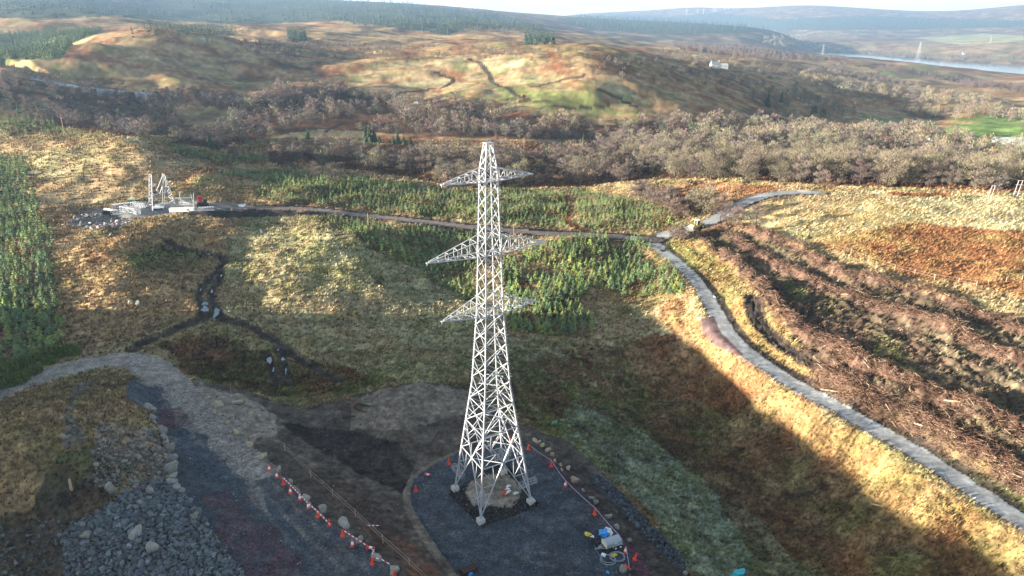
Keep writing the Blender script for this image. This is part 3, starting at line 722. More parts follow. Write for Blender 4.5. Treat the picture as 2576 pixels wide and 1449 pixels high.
# ------------------------------------------------------------------ mesh building
class MB:
    def __init__(s): s.v = []; s.f3 = []; s.f4 = []; s.n = 0
    def add(s, V, F):
        V = np.asarray(V, float); s.v.append(V)
        for f in F:
            (s.f3 if len(f) == 3 else s.f4).append([i + s.n for i in f])
        s.n += len(V)
        return s
    def beam(s, p, q, w=.1, h=None, up=(0, 0, 1)):
        p = np.asarray(p, float); q = np.asarray(q, float); d = q - p; l = np.linalg.norm(d)
        if l < 1e-6: return s
        d /= l; up = np.array(up, float)
        if abs(d @ up) > .95: up = np.array([1., 0, 0])
        a = np.cross(d, up); a /= np.linalg.norm(a); b = np.cross(d, a); h = h or w
        c = [(-1, -1), (1, -1), (1, 1), (-1, 1)]
        V = [p + a * x * w / 2 + b * y * h / 2 for x, y in c] + [q + a * x * w / 2 + b * y * h / 2 for x, y in c]
        return s.add(V, [(0, 1, 5, 4), (1, 2, 6, 5), (2, 3, 7, 6), (3, 0, 4, 7), (3, 2, 1, 0), (4, 5, 6, 7)])
    def box(s, c, d, rz=0, taper=1.0, bev=0):
        x, y, z = d[0] / 2, d[1] / 2, d[2] / 2; cs, sn = cos(rz), sin(rz); V = []
        for sz, t in ((-1, 1), (1, taper)):
            for sx, sy in ((-1, -1), (1, -1), (1, 1), (-1, 1)):
                a, b = sx * x * t, sy * y * t
                V.append((c[0] + a * cs - b * sn, c[1] + a * sn + b * cs, c[2] + sz * z))
        return s.add(V, [(3, 2, 1, 0), (4, 5, 6, 7), (0, 1, 5, 4), (1, 2, 6, 5), (2, 3, 7, 6), (3, 0, 4, 7)])
    def lathe(s, prof, n=14, c=(0, 0, 0), axis='z'):
        V = []; F = []
        for r, z in prof:
            for k in range(n):
                a = 2 * pi * k / n; p = (r * cos(a), r * sin(a), z)
                if axis == 'x': p = (p[2], p[0], p[1])
                if axis == 'y': p = (p[0], p[2], p[1])
                V.append((p[0] + c[0], p[1] + c[1], p[2] + c[2]))
        for i in range(len(prof) - 1):
            for k in range(n):
                F.append((i * n + k, i * n + (k + 1) % n, (i + 1) * n + (k + 1) % n, (i + 1) * n + k))
        s.add(V, F)
        base = s.n - len(V)
        for i in (0, len(prof) - 1):
            s.v.append(np.array([[c[0], c[1], c[2]]], float) + (np.array([[0, 0, prof[i][1]]]) if axis == 'z' else np.array([[prof[i][1], 0, 0]]) if axis == 'x' else np.array([[0, prof[i][1], 0]])))
            ci = s.n; s.n += 1
            for k in range(n): s.f3.append([base + i * n + k, base + i * n + (k + 1) % n, ci])
        return s
    def tube(s, P, rad, n=6):
        P = [np.asarray(p, float) for p in P]; V = []; F = []
        rad = rad if hasattr(rad, '__len__') else [rad] * len(P)
        for i, p in enumerate(P):
            d = P[min(i + 1, len(P) - 1)] - P[max(i - 1, 0)]; d = d / (np.linalg.norm(d) + 1e-9)
            up = np.array([0, 0, 1.]) if abs(d[2]) < .9 else np.array([1., 0, 0])
            a = np.cross(d, up); a /= np.linalg.norm(a); b = np.cross(d, a)
            for k in range(n):
                t = 2 * pi * k / n; V.append(p + (a * cos(t) + b * sin(t)) * rad[i])
        for i in range(len(P) - 1):
            for k in range(n): F.append((i * n + k, i * n + (k + 1) % n, (i + 1) * n + (k + 1) % n, (i + 1) * n + k))
        F.append(tuple(range(n))[:4]); F.append(tuple((len(P) - 1) * n + k for k in range(n))[:4])
        return s.add(V, F)
    def ring(s, c, r, w, axis, n=14):
        c = np.array(c, float); ax = np.array(axis, float); ax /= np.linalg.norm(ax)
        up = np.array([0, 0, 1.]) if abs(ax[2]) < .9 else np.array([1., 0, 0])
        a = np.cross(ax, up); a /= np.linalg.norm(a); b = np.cross(ax, a)
        P = [c + (a * cos(2 * pi * k / n) + b * sin(2 * pi * k / n)) * r for k in range(n + 1)]
        return s.tube(P, w, 4)
    def arrays(s):
        return np.concatenate(s.v), [np.array(s.f3, np.int32).reshape(-1, 3), np.array(s.f4, np.int32).reshape(-1, 4)]
    def build(s, name, m, parent=None, smooth=False, cols=None):
        V, F = s.arrays()
        return mesh_obj(name, V, F, m, parent, smooth, cols)

def copy_tree(root, loc, rz=None, scale=None, label=None):
    r = root.copy(); COL.objects.link(r); r.location = loc
    if rz is not None: r.rotation_euler = (0, 0, rz)
    if scale is not None: r.scale = scale if hasattr(scale, '__len__') else (scale,) * 3
    if label: r['label'] = label
    for ch in KIDS.get(root.name, []):
        c = ch.copy(); COL.objects.link(c); c.parent = r
    return r
KIDS = {}

STEEL = mat('galvanised_steel', (.42, .43, .45), .5, .25, .4, .22, .8)
CONC = mat('pale_concrete', (.46, .44, .40), .9, 0, .2, .12, 3)

# ------------------------------------------------------------------ the finished tower
TC = Vector((-2.78, 80.75, 0)); TA = radians(30)
TS = [(0.6, 7.97), (18.2, 3.75), (28.9, 2.48), (46.6, 1.70), (50.1, .72), (60, .5)]
def tside(z):
    for (z0, s0), (z1, s1) in zip(TS, TS[1:]):
        if z <= z1: return s0 + (s1 - s0) * (z - z0) / (z1 - z0)
def tc(sx, sy, z):
    h = tside(z) / 2
    return np.array([sx * h, sy * h, z])
CN = [(-1, -1), (1, -1), (1, 1), (-1, 1)]
BODY = [12.2, 15.8, 19.1, 21.8, 24.5, 26.8, 28.7, 30.8, 32.7, 34.6, 36.6, 38.9, 40.6, 42.3, 44.0, 45.7, 47.2, 48.7, 50.1]
def lattice_tower(detail=True):
    root = empty('transmission_tower', TC, TA)
    tag(root, 'tall white lattice tower with three pairs of arms on the grey gravel pad', 'pylon')
    for sx, sy in CN:
        b = MB()
        for z0, z1, w in ((.6, 18.2, .19), (18.2, 28.9, .165), (28.9, 47.2, .14), (47.2, 50.1, .11)):
            b.beam(tc(sx, sy, z0), tc(sx, sy, z1 + .02), w)
        d = np.array([sx, sy, 0]) / 1.414
        for k in range(95):
            z = 3.2 + k * .46; p = tc(sx, sy, z) + d * .1
            if z < 47: b.beam(p, p + d * .17, .024)
        leg = b.build('leg', STEEL, root)
        f = MB(); p = tc(sx, sy, .6)
        f.box((p[0], p[1], .16), (1.0, 1.0, .92), 0, .94); f.box((p[0], p[1], .632), (.5, .5, .05))
        f.build('concrete_footing', CONC, leg)
    for i in range(4):
        a, c = CN[i], CN[(i + 1) % 4]; b = MB()
        # the great cross of the lowest panel
        A0, A1, C0, C1 = tc(*a, .7), tc(*a, 12.2), tc(*c, .7), tc(*c, 12.2)
        t = 7.97 / (7.97 + tside(12.2)); M = A0 + (C1 - A0) * t
        b.beam(A0, C1, .120); b.beam(C0, A1, .120)
        HA, HC = tc(*a, M[2]), tc(*c, M[2]); b.beam(HA, M, .096); b.beam(M, HC, .096); b.beam(A1, C1, .096)
        for P0, T1, HL in ((A0, M, HA), (C0, M, HC)):
            for u in (.30, .62):
                q = P0 + (T1 - P0) * u; l = P0 + (HL - P0) * u; b.beam(q, l, .060)
                l2 = P0 + (HL - P0) * min(1, u + .34); b.beam(q, l2, .060)
            q = P0 + (T1 - P0) * .62; b.beam(q, HL + (T1 - HL) * .5, .060)
        for T1, S in ((A1, a), (C1, c)):
            for u in (.35, .7):
                q = M + (T1 - M) * u; l = tc(*S, q[2]); b.beam(q, l, .060); b.beam(q, tc(*S, min(12.2, q[2] + 1.7)), .056)
                if u < .5: b.beam(q, tc(*S, M[2]), .056)
        q1 = M + (A1 - M) * .62; q2 = M + (C1 - M) * .62
        mid = (A1 + C1) / 2; b.beam(q1, mid, .060); b.beam(q2, mid, .060)
        for z0, z1 in zip(BODY, BODY[1:]):
            w = .085 if z0 < 19 else .07 if z0 < 30 else .06
            p0, p1, r0, r1 = tc(*a, z0), tc(*a, z1), tc(*c, z0), tc(*c, z1)
            b.beam(p0, r1, w); b.beam(r0, p1, w)
            s0, s1 = tside(z0), tside(z1); tt = s0 / (s0 + s1); m = p0 + (r1 - p0) * tt
            if z0 < 29 and z1 - z0 > 2.1:
                b.beam(m, tc(*a, m[2]), .056); b.beam(m, tc(*c, m[2]), .056)
            if z0 < 19:
                for S, P in ((a, p0), (c, r0)):
                    q = (P + m) / 2; b.beam(q, tc(*S, q[2]), .048)
            if any(abs(z1 - q) < .01 for q in (15.8, 28.7, 30.8, 36.6, 38.9, 45.7, 47.2, 50.1)):
                b.beam(p1, r1, .080)
        b.build('face_bracing', STEEL, root)
    for z in (7.6, 12.2, 18.9, 28.7, 36.6, 45.7):
        b = MB(); m = [(tc(*CN[i], z) + tc(*CN[(i + 1) % 4], z)) / 2 for i in range(4)]
        for i in range(4): b.beam(m[i], m[(i + 1) % 4], .09 if z < 10 else .07)
        if z > 13: b.beam(tc(-1, -1, z), tc(1, 1, z), .056)
        b.build('plan_bracing', STEEL, root)
    for z0, z1, Ln in ((45.7, 47.2, 5.85), (36.6, 38.9, 8.1), (28.7, 30.8, 6.5)):
        for sg in (-1, 1):
            b = MB(); n = 5 if Ln > 7 else 4
            tip = np.array([sg * Ln, 0, z0 + .15]); tips = [tip + (0, -.12, 0), tip + (0, .12, 0)]
            lo = [tc(sg, -1, z0), tc(sg, 1, z0)]; up = [tc(sg, -1, z1), tc(sg, 1, z1)]
            pl = [[lo[k] + (tips[k] - lo[k]) * t for t in np.linspace(0, 1, n + 2)] for k in (0, 1)]
            pu = [[up[k] + (tips[k] + (0, 0, .12) - up[k]) * t for t in np.linspace(0, 1, n + 2)] for k in (0, 1)]
            for k in (0, 1):
                b.beam(lo[k], tips[k], .104); b.beam(up[k], tips[k] + (0, 0, .12), .088)
                for j in range(1, n + 1):
                    b.beam(pl[k][j], pu[k][j], .056)
                    b.beam(pl[k][j - 1], pu[k][j], .052)
            for j in range(1, n + 1):
                b.beam(pl[0][j], pl[1][j], .048); b.beam(pl[j % 2][j - 1], pl[1 - j % 2][j], .048)
                b.beam(pu[0][j], pu[1][j], .040)
            arm = b.build('cross_arm', STEEL, root)
            e = MB(); e.box((tip[0] + sg * .1, 0, tip[2] + .02), (.45, .36, .10)); e.beam(tip + (sg * .22, 0, 0), tip + (sg * .22, 0, -.28), .072)
            e.build('insulator_bracket', STEEL, arm)
    b = MB(); b.box((0, 0, 50.14), (1.0, .9, .06)); b.beam((-.36, 0, 50.17), (.36, 0, 50.17), .080); b.build('peak_plate', STEEL, root)
    for sx, sy, ax in ((-1, 1, 'y'), (1, -1, 'x'), (-1, -1, 'x'), (-1, -1, 'y'), (1, 1, 'x'), (1, 1, 'y')):
        b = MB(); p = tc(sx, sy, 3.4); d = np.array([1., 0, 0]) if ax == 'x' else np.array([0, 1., 0])
        o = 1 if (ax == 'x' and sx > 0) or (ax == 'y' and sy > 0) else -1
        n_ = np.cross(d, (0, 0, 1))
        for t in (1.25, -1.25):
            b.ring(p + d * t * o, .46, .025, d); b.ring(p + d * t * o * .55, .40, .02, d)
            for k in range(4):
                v = n_ * cos(pi * k / 4) + np.array([0, 0, 1]) * sin(pi * k / 4); b.beam(p + d * t * o - v * .46, p + d * t * o + v * .46, .020)
        for k in range(8):
            v = n_ * cos(pi * k / 4) + np.array([0, 0, 1]) * sin(pi * k / 4); b.beam(p + d * 1.25 + v * .46, p - d * 1.25 + v * .46, .018)
        b.build('climbing_guard', STEEL, root)
    return root
lattice_tower()

# ------------------------------------------------------------------ rocks
def ico(sub):
    t = (1 + 5 ** .5) / 2
    V = [(-1, t, 0), (1, t, 0), (-1, -t, 0), (1, -t, 0), (0, -1, t), (0, 1, t), (0, -1, -t), (0, 1, -t), (t, 0, -1), (t, 0, 1), (-t, 0, -1), (-t, 0, 1)]
    F = [(0, 11, 5), (0, 5, 1), (0, 1, 7), (0, 7, 10), (0, 10, 11), (1, 5, 9), (5, 11, 4), (11, 10, 2), (10, 7, 6), (7, 1, 8), (3, 9, 4), (3, 4, 2), (3, 2, 6), (3, 6, 8), (3, 8, 9), (4, 9, 5), (2, 4, 11), (6, 2, 10), (8, 6, 7), (9, 8, 1)]
    V = [np.array(v) / np.linalg.norm(v) for v in V]
    for _ in range(sub):
        mid = {}; G = []
        def m(a, b):
            k = (min(a, b), max(a, b))
            if k not in mid:
                v = V[a] + V[b]; V.append(v / np.linalg.norm(v)); mid[k] = len(V) - 1
            return mid[k]
        for a, b, c in F:
            x, y, z = m(a, b), m(b, c), m(c, a); G += [(a, x, z), (b, y, x), (c, z, y), (x, y, z)]
        F = G
    return np.array(V), np.array(F, np.int32)
ICO = [ico(k) for k in range(4)]
def rock_shape(sub, r, cuts=11):
    V, F = ICO[sub]; V = V.copy() * 1.0
    for _ in range(cuts):
        n = r.normal(size=3); n /= np.linalg.norm(n); d = r.uniform(.38, .8)
        q = V @ n - d; V -= np.where(q > 0, q, 0)[:, None] * n
    V *= r.uniform(.75, 1.25, 3)
    V[:, 2] -= V[:, 2].min() * .8
    return V / 1.25, F
M_ROCK = mat('boulder_stone', (.25, .24, .21), .9, 0, .2, .35, 3, obj_var=.22, bump=.5, bscale=6)
M_SUNROCK = mat('sunlit_tan_stone', (.33, .275, .19), .9, 0, .2, .3, 3, obj_var=.2, bump=.5, bscale=6)  # tan stone with sunlight put into its colour, for boulders lying in shade
M_RUB = mat('rubble_stone', attr=True, rough=.9, spec=.2, var=.2, scale=4)
BR = np.random.default_rng(12)
BP = []
for k in range(9):
    V, F = rock_shape(2, BR)
    me = mesh_obj('boulder', V, F, M_ROCK); BP.append(me.data); bpy.data.objects.remove(me)
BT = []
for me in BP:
    t = me.copy(); t.materials[0] = M_SUNROCK; BT.append(t)
def boulder(px, py, size, label, group=None, cat='boulder', tan=False):  # tan picks the paler stone that has sunlight in its colour
    p = hit(px, py)
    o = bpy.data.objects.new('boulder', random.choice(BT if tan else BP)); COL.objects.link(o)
    s = size * .44
    o.scale = (s * random.uniform(.85, 1.25), s * random.uniform(.8, 1.1), s * random.uniform(.7, 1.0))
    o.rotation_euler = (random.uniform(-.2, .2), random.uniform(-.2, .2), random.uniform(0, 6.3))
    o.location = p - Vector((0, 0, .1 * size))
    return tag(o, label, cat, group)
G1 = 'boulders beside the stone track'
for px, py, s, lb in [
    (547,1021,2.6,'big grey boulder at the fence start by the stone track, farther of a leaning pair'),(542,1038,2.2,'big grey boulder leaning in front of another by the stone track'),
    (600,1014,2.0,'flat dark boulder lying behind the wire fence near its far end'),(633,1040,2.1,'pale boulder beside a smaller white one under the wire fence'),(653,1046,1.5,'small white boulder on the tan bank behind the wire fence'),
    (613,1057,1.6,'grey boulder alone under the wire fence on the tan bank'),(570,1066,2.1,'pale grey boulder with a long shadow on the edge of the stone track'),(596,1093,1.9,'dark green-grey boulder on the tan bank beside the track'),
    (627,1123,1.9,'bright white upright boulder on the track edge'),(663,1151,2.0,'dark boulder on the track edge just before the first cone'),(702,1185,1.6,'square pale boulder right behind the second cone'),
    (734,1216,1.4,'rough dark boulder behind the start of the striped tape'),(772,1253,2.0,'pale arched boulder behind the striped tape'),(812,1287,2.2,'large faceted boulder at the end of the striped tape'),
    (868,1325,2.2,'dark boulder with one white face behind a lone orange cone'),(906,1364,2.4,'large rough dark boulder right of a red cone with white band'),(948,1407,1.8,'rough boulder behind the tall cone where the tape droops'),(990,1441,1.7,'pale boulder at the bottom edge behind a half seen cone'),
    (500,824,1.3,'pale flat boulder beside the dark wheel track'),(663,835,1.0,'small boulder at the fork of the muddy ruts')]:
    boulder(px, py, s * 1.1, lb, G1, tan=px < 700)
G2 = 'boulders along the far edge of the gravel pad'
for i, (px, py, s, lb) in enumerate([
    (1345,1108,1.4,'sunlit tan boulder first of the row behind the far cone'),(1356,1113,1.3,'tan boulder second in the sunlit row beyond the tower'),(1366,1122,1.5,'tan boulder third in the sunlit row beyond the tower'),(1379,1133,1.8,'broad tan boulder in the middle of the sunlit row'),(1389,1146,1.5,'ochre boulder near the end of the sunlit row'),
    (1396,1159,1.4,'ochre boulder next to the cone at the bend of the rope'),(1411,1171,1.5,'yellowish boulder right of the cone at the bend of the rope'),(1413,1183,1.3,'rounded boulder lowest of the cluster by the rope bend'),(1430,1180,1.7,'big ochre boulder right end of the cluster by the rope bend'),(1446,1213,1.9,'square brown boulder alone behind the white banded cone'),
    (1467,1236,1.5,'greenish angular boulder behind the rope on the pad edge'),(1487,1255,1.3,'brown boulder upper of two touching the rope'),(1498,1268,1.5,'pale boulder lower of two touching the rope'),(1531,1301,2.1,'large grey faceted boulder beyond the rope above the trailer'),(1553,1328,1.7,'tan boulder beyond the rope close above the trailer'),(1582,1362,1.8,'brown boulder just right of the box trailer'),(1567,1440,2.1,'grey boulder beside the toppled cone at the bottom edge'),(1722,1445,1.6,'pale boulder at the bottom edge on the spoil bank')]):
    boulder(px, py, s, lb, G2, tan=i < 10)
for px, py, s, lb in [(330,762,2.6,'white rock outcrop on the sunlit moor left of the ruts'),(345,768,2.2,'yellow lichened rock of the outcrop on the sunlit moor'),(318,770,1.6,'small pale rock at the left end of the moor outcrop'),(356,774,1.4,'low rock at the right end of the moor outcrop'),
    (164,565,2.2,'pinkish rock at the tip of the rubble bank below the far site'),(1925,1208,.9,'pale stone lying alone on the shaded slope right of the pad'),(1797,748,1.2,'white stone at the verge of the bending road'),(1712,1165,.9,'grey stone on the frosty grass of the slope'),(1742,1196,1.0,'bluish stone low on the frosty grass slope'),(352,1270,2.0,'upright stone on the brown slope above the rubble'),(220,1345,2.6,'large grey block among the rubble at the left'),(345,1350,3.0,'largest pale block on the rubble heap'),(385,1385,2.6,'broad flat block on the rubble heap'),(490,1305,2.4,'square bluish block at the rubble edge beside the track'),(455,1240,2.6,'block at the foot of the rock cut beside the track'),(375,1245,2.2,'pale slab at the top of the rubble under the rock cut'),(340,1230,2.0,'grey slab left of the rock cut foot'),(278,1228,2.8,'tall pale block standing out of the rock cut'),(410,1300,1.9,'grey block on the crown of the rubble heap'),(300,1320,1.8,'tilted block in the upper left of the rubble heap')]:
    boulder(px, py, s, lb, None)

for k in range(18):
    t = k / 17; px = np.interp(t, [0, .25, .5, .75, 1], [372, 402, 424, 436, 446]) + random.uniform(-8, 5); py = 1030 + 205 * t + random.uniform(-8, 8)
    boulder(px, py, random.uniform(1.6, 3.0), 'pale rock slab in the cut face beside the stone track', 'pale rocks of the cut beside the track')

def area_pick(m, n, r):
    """n random ground points under a mask, evenly per square metre"""
    i, j = np.nonzero(m)
    dr = np.gradient(R)[j]; w = R[j] * dr; w = w / w.sum()
    k = r.choice(len(i), n, p=w); i = i[k]; j = j[k]
    az = AZ[i] + (r.random(n) - .5) * radians(.07); rr = R[j] + (r.random(n) - .5) * np.gradient(R)[j]
    x = rr * np.sin(az); y = rr * np.cos(az)
    return np.stack([x, y, ground_v(x, y)], -1), i, j
def merge_inst(protos, P, rz, S, which, cols=None, pcols=None):
    """one mesh of many scaled, turned copies (a mass nobody could count)"""
    Vs, F3, F4, C = [], [], [], []; n = 0
    for k in range(len(P)):
        V, F = protos[which[k]][:2]; c, s = cos(rz[k]), sin(rz[k]); sc = S[k] if hasattr(S[k], '__len__') else (S[k],) * 3
        v = V * sc
        v = np.stack([v[:, 0] * c - v[:, 1] * s + P[k][0], v[:, 0] * s + v[:, 1] * c + P[k][1], v[:, 2] + P[k][2]], -1)
        for f in (F if isinstance(F, list) else [F]):
            if len(f): (F3 if f.shape[1] == 3 else F4).append(f + n)
        Vs.append(v); n += len(V)
        if cols is not None:
            C.append(np.tile(cols[k], (len(V), 1)) * (protos[which[k]][2][:, None] if len(protos[which[k]]) > 2 else 1))
    FL = []
    if F3: FL.append(np.concatenate(F3))
    if F4: FL.append(np.concatenate(F4))
    return np.concatenate(Vs), FL, (np.concatenate(C) if cols is not None else None)
rr = np.random.default_rng(21)
RP = [rock_shape(1, rr, 8) for _ in range(8)]
def rubble(name, m, n, smin, smax, base, label, var=.25):
    P, i, j = area_pick(m, n, rr)
    S = smin * (smax / smin) ** (rr.random(n) ** 2.6)
    c = np.array(base) * np.exp(var * rr.normal(size=(n, 1))) * np.exp(.06 * rr.normal(size=(n, 3)))
    sc = S[:, None] * rr.uniform(.4, .65, (n, 3))
    V, F, C = merge_inst(RP, P - np.stack([0 * S, 0 * S, S * .08], -1), rr.uniform(0, 6.3, n), sc, rr.integers(0, 8, n), c)
    o = mesh_obj(name, V, F, M_RUB, cols=C); tag(o, label, None, None, 'stuff')
m = mask(RUBBLE, .4)
rubble('rubble', m, 15000, .10, 1.05, (.11, .12, .125), 'heap of broken grey quarry stone')
rubble('rubble', mask([(230,1130),(420,1090),(445,1210),(330,1235),(240,1230)], .5), 1300, .2, 1.0, (.17, .155, .13), 'broken pale rock of the cut beside the track')
rubble('rubble', mask([(1126,1243),(1214,1326),(1360,1272),(1276,1162),(1250,1165)], .1) & ~mask(ell(1243, 1234, 68, 41, 0, .15), .1), 900, .15, .55, (.045, .048, .052), 'dark stones of the backfill round the tower feet')
rubble('rubble', mask([(1480,1190),(1530,1210),(1640,1320),(1740,1420),(1720,1449),(1610,1340),(1560,1280),(1500,1230)], .4), 1100, .2, .8, (.07, .078, .09), 'slaty stones spilling down the outer bank of the pad')
rubble('rubble', mask(SOIL, .3) & (OID == 0), 1500, .12, .5, (.10, .09, .08), 'small stones scattered over the bare soil')
rubble('rubble', mask([(-60,1330),(130,1300),(250,1290),(260,1400),(230,1500),(-60,1500)], 1.5), 2200, .10, .7, (.10, .10, .095), 'stones strewn over the dark slope left of the rubble heap')
rubble('loose_stone', OID == 1, 5000, .07, .26, (.085, .095, .105), 'loose stones on the gravel pad', .5)
rubble('loose_stone', (OID == 2) & (PY > 960), 6500, .07, .28, (.095, .098, .105), 'loose stones on the track', .5)
rubble('rubble', mask([(163,565),(190,545),(240,530),(262,545),(340,555),(300,572),(220,578)], .4), 500, .4, 1.5, (.22, .19, .175), 'pinkish rubble bank below the far site')

# ------------------------------------------------------------------ trees
M_TRUNK = mat('winter_bark', (.085, .07, .06), .95, 0, .1, .25, 2, obj_var=.2)
M_BIRCHBARK = mat('birch_bark', (.46, .42, .38), .9, 0, .1, .25, 2)
M_TWIG = mat('winter_twigs', attr=True, rough=.95, spec=.05, var=.2, scale=1.2, obj_var=.22)
M_NEEDLE = mat('conifer_needles', attr=True, rough=.85, spec=.12, var=.25, scale=1.5, obj_var=.2)
TR = np.random.default_rng(5)
def unit(v): return v / (np.linalg.norm(v, axis=-1, keepdims=True) + 1e-9)
def bare_tree(h, cw, base, ncl, ntw, r, tl=.9, tw=.05, col=(.2, .16, .13), trunk_r=.16):
    """trunk with limbs, and the twig mass as many slivers gathered in clumps"""
    t = MB(); lean = r.normal(size=2) * .03 * h
    top = np.array([lean[0], lean[1], h * .72])
    t.tube([(0, 0, -.4), top * .35 + (0, 0, .02), top * .7, top], [trunk_r * 1.25, trunk_r, trunk_r * .6, trunk_r * .2], 5)
    C = []
    for k in range(ncl):
        a = 2 * pi * (k + r.random()) / ncl * 2.4; u = (k + .5) / ncl
        z = base + (h - base) * (.12 + .86 * u); rad = cw * (math.sin(pi * min(1, .16 + .78 * u)) ** .7) * r.uniform(.35, 1.0)
        c = np.array([rad * cos(a), rad * sin(a), z]) + (lean[0], lean[1], 0); C.append(c)
        s0 = top * r.uniform(.3, .85); s0[2] = min(s0[2], c[2] * .8)
        t.tube([s0, s0 * .45 + c * .55 - (0, 0, .05 * h), c], [trunk_r * .42, trunk_r * .25, trunk_r * .08], 4)
    C = np.array(C); i = r.integers(0, ncl, ntw)
    sz = cw * r.uniform(.28, .46, ncl)
    P = C[i] + unit(r.normal(size=(ntw, 3))) * (sz[i] * r.random(ntw) ** .5)[:, None] * (1, 1, .85)
    cen = np.array([lean[0], lean[1], base + (h - base) * .25])
    D = unit(unit(P - cen) * .9 + r.normal(size=(ntw, 3)) * .55 + (0, 0, .35))
    L = tl * r.uniform(.5, 1.3, ntw)[:, None]
    side = unit(np.cross(D, r.normal(size=(ntw, 3)))) * (tw * r.uniform(.7, 1.4, ntw))[:, None]
    V = np.stack([P - D * L * .4 - side, P - D * L * .4 + side, P + D * L * .6], 1).reshape(-1, 3)
    F = np.arange(ntw * 3, dtype=np.int32).reshape(-1, 3)
    tone = np.repeat(r.uniform(.65, 1.35, ntw), 3)
    tv, tf = t.arrays()
    return (tv, tf), (V, F, tone)
KINDS = {  # height, half width, crown base, clumps, twig length, twig width, colour, trunk radius
 'oak': (9.5, 5.4, .9, 30, .75, .055, (.155, .132, .09), .26),
 'birch': (9.0, 3.3, .7, 24, .65, .045, (.135, .103, .088), .13),
 'alder': (8.0, 3.7, .6, 24, .65, .048, (.118, .102, .086), .14),
 'shrub': (4.2, 2.6, .4, 14, .8, .040, (.16, .12, .095), .08),
}
TREES = {}
for kd, (h, cw, ba, nc, tl, tw, col, tr) in KINDS.items():
    for v in range(3):
        (tv, tf), (cv_, cf, tone) = bare_tree(h * TR.uniform(.9, 1.1), cw * TR.uniform(.85, 1.15), ba, nc, 2600, TR, tl, tw, col, tr)
        root = empty(kd + '_tree' if kd != 'shrub' else 'bare_shrub', (0, 0, 0))
        a = mesh_obj('trunk', tv, tf, M_TRUNK, root, True)
        c = mesh_obj('crown', cv_, cf, M_TWIG, root, False, np.array(col) * tone[:, None])
        KIDS[root.name] = [a, c]; TREES.setdefault(kd, []).append(root)
USED = set()
def plant(root, P, rz, sc, label, group=None, cat='tree'):
    if root.name not in USED:
        USED.add(root.name); r = root; r.location = P; r.rotation_euler = (0, 0, rz); r.scale = sc if hasattr(sc, '__len__') else (sc,) * 3
    else:
        r = copy_tree(root, P, rz, sc)
    for k in ('group',):
        if k in r: del r[k]
    return tag(r, label, cat, group)
# low detail twins for the mass of the wood
LOW = {}
for kd, (h, cw, ba, nc, tl, tw, col, tr) in KINDS.items():
    for v in range(3):
        (tv, tf), (cv_, cf, tone) = bare_tree(h, cw, ba, 16, 420, TR, tl * 1.5, tw * 2.2, col, tr)
        k3 = np.zeros(0)
        LOW.setdefault(kd, []).append((np.concatenate([cv_, tv]), [cf] + [f + len(cv_) for f in tf], np.concatenate([tone, np.full(len(tv), .8)])))

def spaced(P, dmin):
    """drop points that stand too close to an earlier one"""
    keep = []; grid = {}
    for k, p in enumerate(P):
        c = (int(p[0] // dmin), int(p[1] // dmin)); ok = True
        for dx in (-1, 0, 1):
            for dy in (-1, 0, 1):
                for q in grid.get((c[0] + dx, c[1] + dy), ()):
                    if (P[q][0] - p[0]) ** 2 + (P[q][1] - p[1]) ** 2 < dmin * dmin: ok = False
        if ok: grid.setdefault(c, []).append(k); keep.append(k)
    return np.array(keep, int)
roads = np.isin(OID, [4, 5, 6, 8, 1, 2])
wr = np.random.default_rng(31)
cand = []   # (point, kind)
def sow(poly, n, dmin, mix, smin=.8, smax=1.25, warp=1.0):
    m = mask(poly, warp) & ~roads
    if m.sum() < 5: return
    P, i, j = area_pick(m, n, wr); P = P[spaced(P, dmin)]
    P = P[gn(P[:, 0] / 26, P[:, 1] / 26, 91) + .6 * gn(P[:, 0] / 11, P[:, 1] / 11, 92) > -.27]
    ks = list(mix); pr = np.array([mix[k] for k in ks]); pr = pr / pr.sum()
    for p in P:
        cand.append((p, ks[wr.choice(len(ks), p=pr)], wr.uniform(smin, smax)))
sow(WOOD_FRONT, 3200, 4.3, dict(birch=.4, alder=.3, oak=.2, shrub=.1), .5, 1.12)
sow([(1500,400),(1900,400),(2300,405),(2640,425),(2640,488),(2300,474),(2050,468),(1700,450)], 1100, 6.0, dict(oak=.75, birch=.15, alder=.1), .6, 1.25)
sow(WOOD_BACK, 3600, 5.2, dict(birch=.45, alder=.3, oak=.15, shrub=.1), .5, 1.15)
sow([(1750,310),(2100,335),(2330,340),(2330,400),(2000,380),(1750,365)], 700, 8, dict(oak=.7, birch=.3), .9, 1.2)
sow(WOOD_LEFT, 1500, 7.5, dict(birch=.5, alder=.5), .7, 1.1)
sow([(1890,215),(2010,236),(2160,288),(2100,300),(1960,275),(1880,250)], 420, 11, dict(oak=.6, alder=.4), .9, 1.4)
sow([(1990,196),(2200,222),(2380,242),(2500,262),(2480,280),(2250,262),(2100,240)], 420, 16, dict(oak=.7, alder=.3), 1., 1.5)
sow([(2250,272),(2420,268),(2640,300),(2640,318),(2420,300),(2300,300)], 320, 10, dict(oak=.8, birch=.2), .9, 1.3)
sow([(2300,352),(2420,350),(2460,372),(2560,388),(2640,395),(2640,420),(2300,395)], 300, 8, dict(oak=.8, birch=.2), .9, 1.2)
sow([(1680,190),(1850,190),(1920,225),(1800,215)], 90, 16, dict(alder=1), .8, 1.2)
sow([(690,155),(760,120),(800,140),(760,175)], 30, 20, dict(alder=1), .8, 1.1)
sow([(0,205),(200,215),(330,232),(460,245),(440,262),(200,240),(0,228)], 260, 9, dict(birch=.5, shrub=.5), .6, 1.0)
_p = np.array([c[0] for c in cand]); _x, _y = project(_p[:, 0], _p[:, 1], _p[:, 2])
